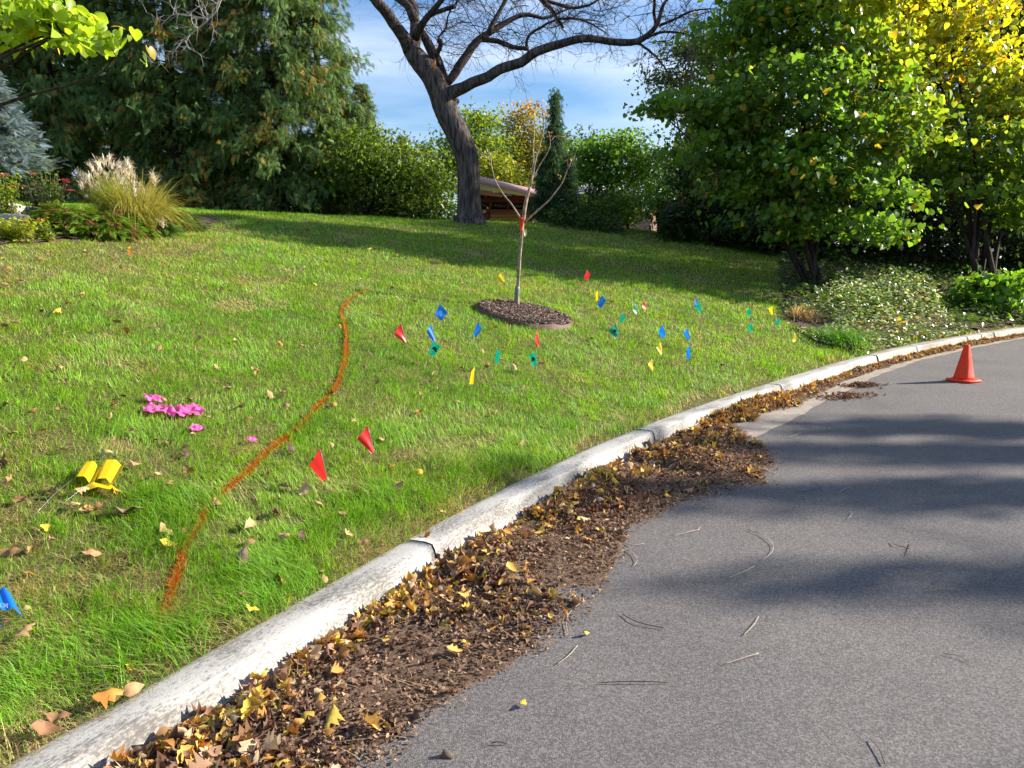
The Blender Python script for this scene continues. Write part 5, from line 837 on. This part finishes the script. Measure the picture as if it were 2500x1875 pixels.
# ------------------------------------------------------------------ left flower bed
def flowerbed():
    # feather grass
    b = ground(335, 572); Y = b[1]; k = Y / FPX; root = empty('feather_grass', b, 'big clump of feather grass with pale plumes, leaning to the right', 'ornamental grass')
    n = 2300; a = rng.uniform(0, 6.28, n); rr = rng.random(n) ** .5 * .22; P = np.stack([b[0] + np.cos(a) * rr * 1.4 - .08, b[1] + np.sin(a) * rr, np.full(n, b[2] - .02)], 1); ph = a + rng.normal(0, .5, n); right = (np.cos(ph) > 0)
    h = rng.uniform(.55, 1.05, n) * 1.0; reach = rng.uniform(.1, .55, n) + .28 * right * rng.random(n); droop = h * rng.uniform(.15, .75, n) * (reach / .5); c = lerpc((.13, .22, .02), (.45, .36, .08), np.clip(right * rng.random(n) * .9 + rng.random(n) * .25, 0, 1)) * rng.uniform(.6, 1.2, n)[:, None]
    blades('blades', P, ph, h, reach, droop, np.full(n, .008), c, M['grass'], 7, root, tipcol=c * .8 + np.array((.15, .12, .04)))['kind'] = 'stuff'
    g = np.random.default_rng(5); PP, PH, HH, RE, DR = [], [], [], [], []; st = []
    tips = [(195, 425), (205, 440), (225, 410), (240, 400), (200, 455), (260, 430), (255, 395), (275, 440), (215, 435), (240, 450), (285, 425), (300, 415), (265, 388), (310, 400), (320, 430), (300, 445), (280, 460), (325, 450), (340, 455), (350, 470), (375, 440), (372, 432), (330, 470), (250, 465), (290, 405), (345, 490), (365, 500), (235, 425), (310, 425), (225, 460), (355, 520), (395, 545), (275, 405), (245, 415), (320, 410), (290, 440), (305, 470)]
    for i, (px, py) in enumerate(tips):
        T = at(px, py, Y + g.uniform(-.3, .3)); st.append(densify([b + np.array((g.normal(0, .1), g.normal(0, .1), 0)), (b + T) / 2 + np.array((0, 0, .12)), T], [.004, .003, .002], .15)); base_a = 0 if px > 260 else 3.1
        for _ in range(30):
            PP.append(T + g.normal(0, .015, 3) + np.array((0, 0, -g.random() * .05))); PH.append(base_a + g.normal(0, 1.2)); hh = g.uniform(.06, .17); HH.append(hh); RE.append(g.uniform(.02, .13)); DR.append(hh * g.uniform(.1, .9))
    n = len(PP); blades('plumes', np.array(PP), np.array(PH), np.array(HH), np.array(RE), np.array(DR), np.full(n, .010), np.array((.70, .66, .56)) * rng.uniform(.75, 1.15, n)[:, None], M['dry'], 4, root)['kind'] = 'stuff'; tubes('stalks', st, M['needle'], root, 4)
    # low juniper
    def juniper(label, pts, n, c, seed, brown=.25):
        g = np.random.default_rng(seed); b_ = ground(*pts[0][:2]); r_ = empty('low_juniper', b_, label, 'shrub', 'low junipers in the flower bed'); P, col, yaw = [], [], []; paths = []
        for (px, py, lift, rad) in pts:
            q = ground(px, py); 
            for _ in range(n // len(pts)):
                a = g.uniform(0, 6.28); r = g.random() ** .6 * rad; hh = lift * (1 - (r / rad) ** 2 * .6) * g.uniform(.45, 1.05); x, y = q[0] + math.cos(a) * r, q[1] + math.sin(a) * r * .7; P.append((x, y, float(terrain(x, y)) + hh)); yaw.append(a + g.normal(0, .5)); col.append(np.array((.28, .10, .05)) * g.uniform(.5, 1.2) if g.random() < brown else np.array(c) * g.uniform(.55, 1.35))
                if g.random() < .05: paths.append(densify([q, (x * .5 + q[0] * .5, y * .5 + q[1] * .5, q[2] + hh * .7), P[-1]], [.012, .008, .004], .1, .01, 1))
        P = np.array(P); m_ = len(P); scatter('foliage', *SPR, P, rotm(np.array(yaw), g.normal(0, .4, m_), g.normal(.05, .35, m_)), g.uniform(.10, .20, m_), np.array(col), M['conifer'], r_); tubes('stems', paths, M['barkd'], r_, 4)
    juniper('low spreading juniper with a rusty patch in front of the feather grass', [(200, 575, .34, .34), (150, 570, .36, .30), (260, 578, .32, .36), (310, 575, .28, .30)], 2600, (.14, .24, .02), 61, .2)
    juniper('dark green juniper at the right tip of the flower bed', [(420, 562, .34, .28), (380, 572, .26, .25), (455, 560, .18, .18)], 1300, (.07, .15, .02), 62, .12)
    # blue spruce
    p = at(-30, 520, 12.6); z = float(terrain(p[0], p[1])); g = np.random.default_rng(8); r_ = empty('blue_spruce', (p[0], p[1], z), 'blue spruce with silvery boughs cut by the left picture edge', 'tree'); P, yaw, pit, col = [], [], [], []; H = at(-30, 170, 12.6)[2] - z; Rb = 130 * 12.6 / FPX; paths = [(np.array([(p[0], p[1], z - .1), (p[0], p[1], z + H)]), np.array([.07, .01]))]
    nT, nF = [], []
    for i in range(26):
        a = i * 2.4; x = (i / 25) * 1.0 - .1; rr = .16; q = np.array((x, 0, 0)); e = q + np.array((.12, rr * math.cos(a), rr * math.sin(a))); w_ = np.array((.018, 0, .0)); o = len(nT); nT += [q - w_, q + w_, e]; nF.append((o, o + 1, o + 2))
    for i in range(14):
        h = .45 + (H - .45) * (i / 14); l = Rb * (1 - i / 14.5) ** .85 + .1; nb = 20
        for b_ in range(nb):
            a = g.uniform(0, 6.28); ll = l * g.uniform(.8, 1.08); paths.append((np.array([(p[0], p[1], z + h), (p[0] + math.cos(a) * ll, p[1] + math.sin(a) * ll, z + h + ll * .12)]), np.array([.014, .005])))
            for t in np.linspace(.3, 1, 9):
                for _ in range(3):
                    P.append((p[0] + math.cos(a) * ll * t + g.normal(0, .05), p[1] + math.sin(a) * ll * t + g.normal(0, .05), z + h + ll * .12 * t + g.normal(0, .03))); yaw.append(a + g.choice([-.7, 0, .7]) + g.normal(0, .2)); pit.append(g.normal(-.35, .45)); col.append(np.array((.19, .26, .285)) * g.uniform(.55, 1.25))
    m_ = len(P); scatter('boughs', *SPR, np.array(P), rotm(np.array(yaw), g.normal(0, .5, m_), np.array(pit)), g.uniform(.13, .22, m_), np.array(col), M['conifer'], r_); tubes('trunk', paths, M['barkd'], r_, 6)
    # boulders
    def boulder(px, py, rx, ry, rz, seed, label):
        c = ground(px, py, rz * .35); V, F = [], []; nu, nv = 22, 14
        for i in range(nv + 1):
            th = math.pi * i / nv
            for j in range(nu):
                a = 2 * math.pi * j / nu; d = Vector((math.sin(th) * math.cos(a), math.sin(th) * math.sin(a), math.cos(th))); f = 1 + .28 * mnoise.noise(d * 1.3 + Vector((seed, 0, 0))) + .10 * mnoise.noise(d * 4 + Vector((seed, 3, 0))); V.append((c[0] + d.x * rx * f, c[1] + d.y * ry * f, c[2] + d.z * rz * f))
        F = [(i * nu + j, i * nu + (j + 1) % nu, (i + 1) * nu + (j + 1) % nu, (i + 1) * nu + j) for i in range(nv) for j in range(nu)]; tag(build('boulder', V, F, M['stone'], None, True), label, 'boulder', 'boulders in the flower bed')
    boulder(15, 515, .30, .22, .13, 1.5, 'upper pale boulder at the left edge of the flower bed'); boulder(25, 540, .28, .2, .10, 4.5, 'lower pale boulder under the upper one at the left edge'); boulder(82, 530, .16, .15, .15, 7.7, 'darker shaded boulder between the pale ones and the juniper')
    # leafy perennials with red heads
    def perennial(px, py, h, w_, n, c, label, heads=(), seed=1, hc=(.55, .07, .06), lt=.05):
        g = np.random.default_rng(seed); q = ground(px, py); r_ = empty('perennial', q, label, 'plant', 'perennials in the flower bed'); st, P = [], []
        for _ in range(22): a = g.uniform(0, 6.28); T = q + np.array((math.cos(a) * w_ * g.random(), math.sin(a) * w_ * g.random() * .6, h * g.uniform(.6, 1.05))); st.append(densify([q + (T - q) * np.array((.5, .5, 0)), (q + T) / 2, T], [.005, .004, .003], .1)); 
        while len(P) < n:
            pp, _ = st[g.integers(0, len(st))]; P.append(pp[g.integers(1, len(pp))] + g.normal(0, .035, 3))
        for (hx, hy) in heads:
            T = at(hx, hy, q[1]); st.append(densify([q, (q + T) / 2, T], [.005, .004, .003], .1)); m_ = 60; rr = .05 * np.sqrt(g.random(m_)); aa = g.uniform(0, 6.28, m_); scatter('flower_head', *DIAM2, T + np.stack([rr * np.cos(aa), rr * np.sin(aa), .012 * g.random(m_)], 1), rotm(aa, g.normal(0, .6, m_), g.normal(0, .6, m_)), np.full(m_, .022), np.array(hc) * g.uniform(.6, 1.3, m_)[:, None], M['dry'], r_)
        P = np.array(P); P[:, 2] = np.maximum(P[:, 2], q[2] + .02); m_ = len(P); scatter('leaves', *DIAM2, P, rotm(g.uniform(0, 6.28, m_), g.normal(0, .5, m_), g.normal(-.2, .5, m_)), g.uniform(.7, 1.3, m_) * lt, np.array(c) * g.uniform(.55, 1.35, m_)[:, None], M['leaf'], r_); tubes('stems', st, M['twig'], r_, 4)
    perennial(20, 545, .62, .30, 800, (.22, .32, .02), 'yellow-green sedum with coral heads behind the pale boulders', [(8, 428), (30, 455)], 71)
    perennial(95, 545, .60, .35, 700, (.08, .12, .05), 'grey-green perennial with red flower heads left of the feather grass', [(57, 456), (80, 425), (100, 460), (85, 450)], 72)
    perennial(135, 560, .72, .22, 500, (.14, .22, .03), 'leafy green perennial touching the left of the feather grass', [(163, 445), (158, 440), (172, 465)], 73, (.5, .05, .10))
    perennial(35, 592, .24, .42, 900, (.30, .34, .03), 'low yellow-green plant below the pale boulders', [(55, 540)], 74)
    perennial(105, 590, .20, .2, 300, (.20, .28, .02), 'small green plant at the bed edge below the dark boulder', [(100, 538)], 75)
flowerbed()

# ------------------------------------------------------------------ right planting bed
def rightbed():
    n = 80000; X = rng.uniform(4.2, 15, n); Yy = rng.uniform(9.5, 19, n); d = dist(X, Yy); keep = inpoly(X, Yy, BEDR) & (d > -.16) & (d < 1.2 + 1.9 * vnoise(X, Yy, .8, 48, 2)); c0 = ground(1960, 790); keep &= X < 7.6 + 1.2 * vnoise(X, Yy, 1.5, 4)
    X, Yy, d = X[keep], Yy[keep], d[keep]; nz = vnoise(X, Yy, 1.3, 43, 3); keep = (np.hypot(X - c0[0], Yy - c0[1]) > .5) & (nz > .12); X, Yy, d, nz = X[keep], Yy[keep], d[keep], nz[keep]; n = len(X)
    mound = .66 * sm(.0, .9, d) * sm(2.6, 1.3, d) * (.3 + 1.3 * vnoise(X, Yy, 1.1, 47, 2)) * (.5 + nz * .9) * sm(4.4, 6.0, X) + .03; z = np.where(d > 0, terrain(X, Yy), .06) + mound * np.sqrt(rng.random(n)) + .02
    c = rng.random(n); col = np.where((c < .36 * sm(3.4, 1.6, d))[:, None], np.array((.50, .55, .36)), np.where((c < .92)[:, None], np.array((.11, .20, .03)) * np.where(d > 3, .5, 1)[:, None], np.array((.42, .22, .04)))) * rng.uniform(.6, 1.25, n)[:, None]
    o = scatter('ground_cover', *DIAM2, np.stack([X, Yy, z], 1), rotm(rng.uniform(0, 6.28, n), rng.normal(0, .45, n), rng.normal(0, .45, n)), rng.uniform(.04, .085, n), col, M['glossy']); tag(o, 'glossy variegated ground cover spilling towards the kerb', 'ground cover', kind='stuff')
    m_ = 26000; X = rng.uniform(5, 16, m_); Yy = rng.uniform(11, 26, m_); k_ = inpoly(X, Yy, BEDR) & (dist(X, Yy) > np.where(X > 7.9, .05, .8)); X, Yy = X[k_], Yy[k_]; m_ = len(X); z = terrain(X, Yy) + .32 * rng.random(m_) * (.3 + 1.2 * vnoise(X, Yy, .9, 33))
    tag(scatter('undergrowth', *DIAM2, np.stack([X, Yy, z], 1), rotm(rng.uniform(0, 6.28, m_), rng.normal(0, .5, m_), rng.normal(0, .5, m_)), rng.uniform(.07, .14, m_), np.array((.05, .09, .02)) * rng.uniform(.5, 1.7, m_)[:, None], M['leaf']), 'dark low plants under the redbud trees', 'undergrowth', kind='stuff')
    def clump(name, px, py, n, h, reach, col, label, cat, wid, seed, up=1.0, w0=.10):
        g = np.random.default_rng(seed); b = ground(px, py); P = b + np.stack([g.normal(0, w0, n), g.normal(0, w0, n), np.zeros(n) - .01], 1); hh = h * g.uniform(.6, 1.1, n); o = blades(name, P, g.uniform(0, 6.28, n), hh, reach * g.uniform(.4, 1.1, n), hh * g.uniform(.2, .8, n), np.full(n, wid), np.array(col) * g.uniform(.6, 1.3, n)[:, None], M['grass'], 6); tag(o, label, cat)
    clump('lily_clump', 2048, 842, 300, .42, .46, (.11, .27, .02), 'bright green strap-leaved lily clump at the kerb by the lawn tip', 'plant', .016, 81, w0=.16)
    clump('dry_grass_clump', 1958, 782, 170, .40, .22, (.42, .29, .14), 'dry straw-coloured grass clump at the left end of the planting bed', 'plant', .010, 82)
    clump('green_tuft', 2345, 782, 90, .22, .2, (.14, .26, .02), 'bright grass tuft among the ground cover near the kerb', 'plant', .010, 83)
    b = ground(2150, 745); g = np.random.default_rng(84); r_ = empty('broadleaf_plant', b, 'plant with large pale drooping leaves amid the ground cover', 'plant'); m_ = 46; P = b + np.stack([g.normal(0, .28, m_), g.normal(0, .2, m_), g.uniform(.1, .5, m_)], 1)
    scatter('leaves', *ovate(4, 1), P, rotm(g.uniform(0, 6.28, m_), g.normal(0, .3, m_), g.normal(.4, .4, m_)), g.uniform(.14, .24, m_), np.array((.17, .27, .10)) * g.uniform(.6, 1.3, m_)[:, None], M['glossy'], r_, g.uniform(-.6, .3, m_)); tubes('stems', [densify([b, (b + q) / 2 + np.array((0, 0, .05)), q], [.006, .005, .003], .1) for q in P], M['twig'], r_, 4)
rightbed()

# ------------------------------------------------------------------ individual fallen leaves
LT = {}
def leafmesh(kind, seed):
    T, PO = ovate(8, 3, .32 if kind == 'maple' else 0); g = np.random.default_rng(seed); T = T.copy(); cu, cv = g.uniform(-.7, .8), g.uniform(.3, 2.2) * g.choice([-1, 1]); T[:, 2] = cu * T[:, 0] ** 2 + cv * T[:, 1] ** 2 + .05 * np.sin(T[:, 0] * 14) * np.abs(T[:, 1]) * 4 + .04 * np.sin(T[:, 0] * 9 + seed) ; T[:, 2] -= T[:, 2].min()
    return T, PO
def drymat(name, c): return simple(name, c, .7, .35, 25)
LC = dict(tan=drymat('tan dry leaf', (.36, .21, .09)), brown=drymat('brown dry leaf', (.24, .115, .05)), grey=drymat('grey-brown leaf', (.27, .165, .105)), orange=drymat('orange leaf', (.50, .20, .03)), yellow=drymat('yellow leaf', (.60, .40, .03)), dark=drymat('dark leaf', (.08, .04, .025)), green=drymat('olive leaf', (.16, .20, .05)), pale=drymat('pale leaf', (.44, .29, .13)))
LM = {}
def leaf_obj(px, py, size, kind, colr, label, group, yaw=None, lift=.03, tilt=.35, seed=0, onroad=False):
    key = (kind, seed % 5, colr)
    if key not in LM:
        T, PO = leafmesh(kind, seed % 5 + (7 if kind == 'maple' else 0)); me = npmesh('fallen_leaf', T, [i for f in PO for i in f], np.r_[0, np.cumsum([len(f) for f in PO])[:-1]], None, True); me.materials.append(LC[colr]); LM[key] = me
    q = ground(px, py, lift); s = .85 * size * math.hypot(q[1], q[2] - EYE) / FPX; o = bpy.data.objects.new('fallen_leaf', LM[key]); C.objects.link(o); g = np.random.default_rng(seed + 100)
    d = float(dist(q[0], q[1])); z = float(terrain(q[0], q[1])) + lift
    if d < 0: z = .136 if d > -.15 else .008
    o.location = (q[0], q[1], z); o.rotation_euler = (g.normal(0, tilt), g.normal(0, tilt), g.uniform(0, 6.28) if yaw is None else yaw); o.scale = (s, s, s); return tag(o, label, 'leaf', group)
GL = 'single leaves fallen on lawn and kerb'
for k, a in enumerate([(315, 1256, 92, 'ovate', 'grey', 'large serrated grey-brown leaf lying below the yellow flags', .3), (597, 1368, 68, 'ovate', 'grey', 'broad grey-brown leaf propped in the grass left of the kerb', 1.4), (683, 1420, 48, 'maple', 'orange', 'curled orange leaf at the grass edge near the kerb', 1), (738, 1312, 50, 'maple', 'dark', 'dark brown curled leaf in the tall grass above the kerb', 2),
    (604, 1462, 46, 'ovate', 'brown', 'arched brown leaf above a bright yellow one by the kerb', .5), (615, 1493, 42, 'ovate', 'yellow', 'bright yellow leaf at the kerb edge under the arched brown leaf', .2), (267, 1712, 75, 'maple', 'orange', 'big crumpled orange-tan leaf on the back of the kerb', .6), (291, 1769, 38, 'ovate', 'tan', 'small folded tan leaf on the kerb below the big crumpled one', 1.2),
    (330, 1751, 58, 'ovate', 'tan', 'twisted tan leaf lying on the white kerb right of the crumpled one', .8), (115, 1832, 72, 'ovate', 'brown', 'long brown leaf on the kerb in the lower left corner', .4), (145, 1758, 62, 'ovate', 'brown', 'brown leaf half hidden in grass above the long kerb leaf', .2), (73, 1556, 56, 'maple', 'tan', 'crumpled tan leaf in the grass below the blue flag', 1), (70, 1403, 40, 'ovate', 'orange', 'slim orange-tan leaf near the left edge above the blue flag', .3),
    (66, 1488, 26, 'ovate', 'pale', 'pale round leaf touching the right side of the blue flag', 0), (324, 1638, 40, 'maple', 'yellow', 'curled yellow-brown leaf in the grass above the kerb at lower left', 2), (141, 1193, 50, 'ovate', 'brown', 'brown leaf touching the wire of the yellow flags', .2), (262, 1113, 50, 'ovate', 'pale', 'pale curled leaf just above the yellow flags', 2.2), (332, 1139, 36, 'maple', 'tan', 'tan curled leaf right of the yellow flags', .4),
    (445, 1118, 26, 'ovate', 'dark', 'dark shrivelled leaf standing in the grass below the pink flags', 1.5), (884, 1202, 32, 'ovate', 'green', 'flat olive-green leaf in the grass right of the nearest red flag', .1), (1060, 1127, 18, 'ovate', 'pale', 'small pale leaf in the open grass below the long yellow flag', .6), (1273, 1087, 26, 'maple', 'tan', 'curled tan leaf near the kerb below the mulch ring', .9), (1083, 1170, 28, 'maple', 'orange', 'round orange-brown leaf in the tall grass above the kerb', .4),
    (1022, 1155, 34, 'ovate', 'yellow', 'slanting yellow leaf left of the round orange-brown one', 2.4), (793, 1400, 26, 'ovate', 'tan', 'tan leaf in the dry grass at the kerb edge', .1), (845, 1256, 30, 'maple', 'brown', 'brown folded leaf in the grass above the kerb middle', .8), (888, 1330, 38, 'ovate', 'brown', 'brown leaf at the grass edge by the dead patch', .2), (707, 1515, 42, 'ovate', 'yellow', 'oval yellow-brown leaf lying flat on the white kerb', 0.1), (794, 1456, 28, 'ovate', 'tan', 'small tan leaf on the kerb near the fallen twig', 2.2),
    (1047, 1358, 30, 'maple', 'orange', 'upright curled orange leaf at the kerb joint', 1.0), (1085, 1293, 26, 'maple', 'tan', 'small lobed tan leaf on the kerb above the joint', .4), (1430, 1537, 26, 'ovate', 'yellow', 'curled yellow leaf lying alone on the asphalt beside the litter', .6), (1277, 1706, 30, 'maple', 'yellow', 'small yellow leaf on the asphalt near the bottom of the picture', 1.3), (1766, 893, 22, 'maple', 'pale', 'pale curled leaf standing in the grass right of the yellow flags by the kerb', .3), (145, 1000, 22, 'ovate', 'brown', 'brown leaf on the lawn left of the pink flags', .4), (540, 1480, 30, 'ovate', 'brown', 'brown leaf lying in dry grass beside the orange paint end', .2), (478, 1660, 24, 'ovate', 'dark', 'dark red-brown leaf scrap at the grass edge on the kerb', .2)]):
    leaf_obj(*a[:6], GL, a[6], seed=k)
for k in range(255):
    r = random.random(); py = 560 + 800 * random.random() ** 1.9; px = random.uniform(0, 1900) if py < 900 else random.uniform(0, 2500 - 1.25 * py)
    if px > 1650 - (py - 600) * .2 and py > 880: continue
    q = ground(px, py)
    if float(dist(q[0], q[1])) < .12 or inpoly(np.array([q[0]]), np.array([q[1]]), BEDR)[0] or inpoly(np.array([q[0]]), np.array([q[1]]), BEDL)[0] or math.hypot(q[0] - ringc[0], q[1] - ringc[1]) < RR: continue
    cl = random.choices(['tan', 'pale', 'brown', 'orange', 'dark', 'yellow'], [34, 22, 20, 12, 5, 7])[0]
    sz = random.uniform(.05, .105) * FPX / math.hypot(q[1], q[2] - EYE); leaf_obj(px, py, sz, random.choice(['ovate', 'maple']), cl, f'small {cl} leaf scattered in the grass of the lawn', f'small {cl} leaves scattered over the lawn', seed=k, lift=.030, tilt=.45)
# curved stems and twigs on the asphalt
def strand(pts, rad, m, label, group='stray stems on the asphalt', lift=.006, kb=False):
    W = []; 
    for i, q in enumerate(pts):
        w_ = ground(*q); z = .003 + lift * (1 if 0 < i < len(pts) - 1 else .3); dd = float(dist(w_[0], w_[1]))
        if kb: z = .137
        W.append(np.array((w_[0], w_[1], z + rad)))
    o = tubes('twig', [densify(W, [rad] * len(W), .02)], m, None, 6); tag(o, label, 'stem', group)
def cc(x, y): return (1400 + x / 2.765, 900 + y / 2.765)
def cd(x, y): return (1200 + x * 1.0236, 1300 + y * 1.0236)
ST = [([cc(1170, 1098), cc(1265, 1130), cc(1345, 1200), cc(1335, 1255), cc(1270, 1300)], 'long hook-shaped pale stem in the middle of the asphalt'), ([cc(1222, 1347), cc(1140, 1390), cc(1040, 1432)], 'pale straight stem below the hook-shaped one'), ([cc(855, 1075), cc(830, 1105), cc(665, 1138)], 'thin bent stem on the asphalt right of the litter'), ([cc(1605, 765), cc(1650, 800), cc(1675, 838)], 'short dark stem leaning right on the shaded asphalt'),
      ([cc(1655, 820), cc(1590, 835), cc(1500, 842)], 'thin stem crossing below the short dark one'), ([cc(1875, 805), cc(1830, 825), cc(1790, 850)], 'short thick pale stem beside the shade band'), ([cc(1865, 970), cc(1878, 1000), cc(1845, 1032)], 'small hooked stem on the lower shade band'), ([cc(330, 1180), cc(400, 1205), cc(480, 1190)], 'flat curved stem at the litter edge'), ([cc(335, 1215), cc(400, 1260), cc(430, 1310), cc(400, 1350)], 'comma-shaped stem just right of the litter'),
      ([cc(1540, 432), cc(1500, 455), cc(1455, 470)], 'pale stem beside the upper litter end'), ([cd(215, 170), cd(182, 205), cd(180, 250)], 'arched pale stem rising from the litter edge'), ([cd(312, 200), cd(350, 222), cd(410, 235)], 'dark thin stem on the asphalt middle left'), ([cd(637, 205), cd(625, 230), cd(600, 250)], 'short curved stem near the centre of the asphalt'), ([cd(637, 294), cd(600, 308), cd(552, 322)], 'pale straight stem in the lower middle of the asphalt'),
      ([cd(260, 365), cd(340, 364), cd(422, 364)], 'long straight dark stem lying level on the asphalt'), ([cd(205, 278), cd(185, 300), cd(155, 323)], 'pale stem lower right of the litter edge'), ([cd(952, 25), cd(965, 38), cd(1000, 45)], 'bent dark stem at the right of the asphalt'), ([cd(1000, 28), cd(998, 45), cd(990, 58)], 'short stem hooked against the bent dark one'), ([cd(1040, 146), cd(1070, 140), cd(1118, 143)], 'level thin stem at the right side of the asphalt'), ([cd(902, 500), cd(925, 535), cd(937, 562)], 'thick dark stem at the bottom edge of the picture'), ([cd(1075, 298), cd(1110, 304), cd(1138, 313)], 'pale short stem in the lower right asphalt'), ([cd(430, 10), cd(470, 4), cd(495, -2)], 'short stem above the hook-shaped one'), ([cd(0, 512), cd(18, 508), cd(36, 513)], 'dark twig scrap at the bottom of the asphalt')]
for k, (pts, lab) in enumerate(ST): strand(pts, .0016 if 'dark' not in lab else .0022, M['twig'] if 'dark' in lab else M['needle'], lab)
strand([(765, 1472), (800, 1492), (821, 1505)], .0014, M['twig'], 'forked dark twig lying on the white kerb', 'twigs on the kerb', 0, True); strand([(715, 1539), (737, 1543), (772, 1558)], .0013, M['twig'], 'thin dark twig on the kerb near the litter', 'twigs on the kerb', 0, True)
a = ground(218, 1575, .13); b_ = ground(262, 1705, .02); tag(tubes('twig', [densify([a, (a + b_) / 2 + np.array((.01, 0, .02)), b_], [.0012, .0018, .0022], .03)], M['twig'], None, 6), 'long bare brown leaf stem standing in the tall grass at lower left', 'stem')
q = ground(1090, 1849); tag(build('stone_chip', [(q[0] - .02, q[1] - .01, .002), (q[0] + .02, q[1] - .012, .002), (q[0] + .022, q[1] + .01, .002), (q[0] - .015, q[1] + .014, .002), (q[0] - .012, q[1] - .004, .022), (q[0] + .014, q[1] - .004, .016), (q[0] + .01, q[1] + .008, .017), (q[0] - .01, q[1] + .008, .024)], [(0, 1, 5, 4), (1, 2, 6, 5), (2, 3, 7, 6), (3, 0, 4, 7), (4, 5, 6, 7), (3, 2, 1, 0)], M['twig']), 'small dark stone lying on the asphalt at the bottom', 'stone')
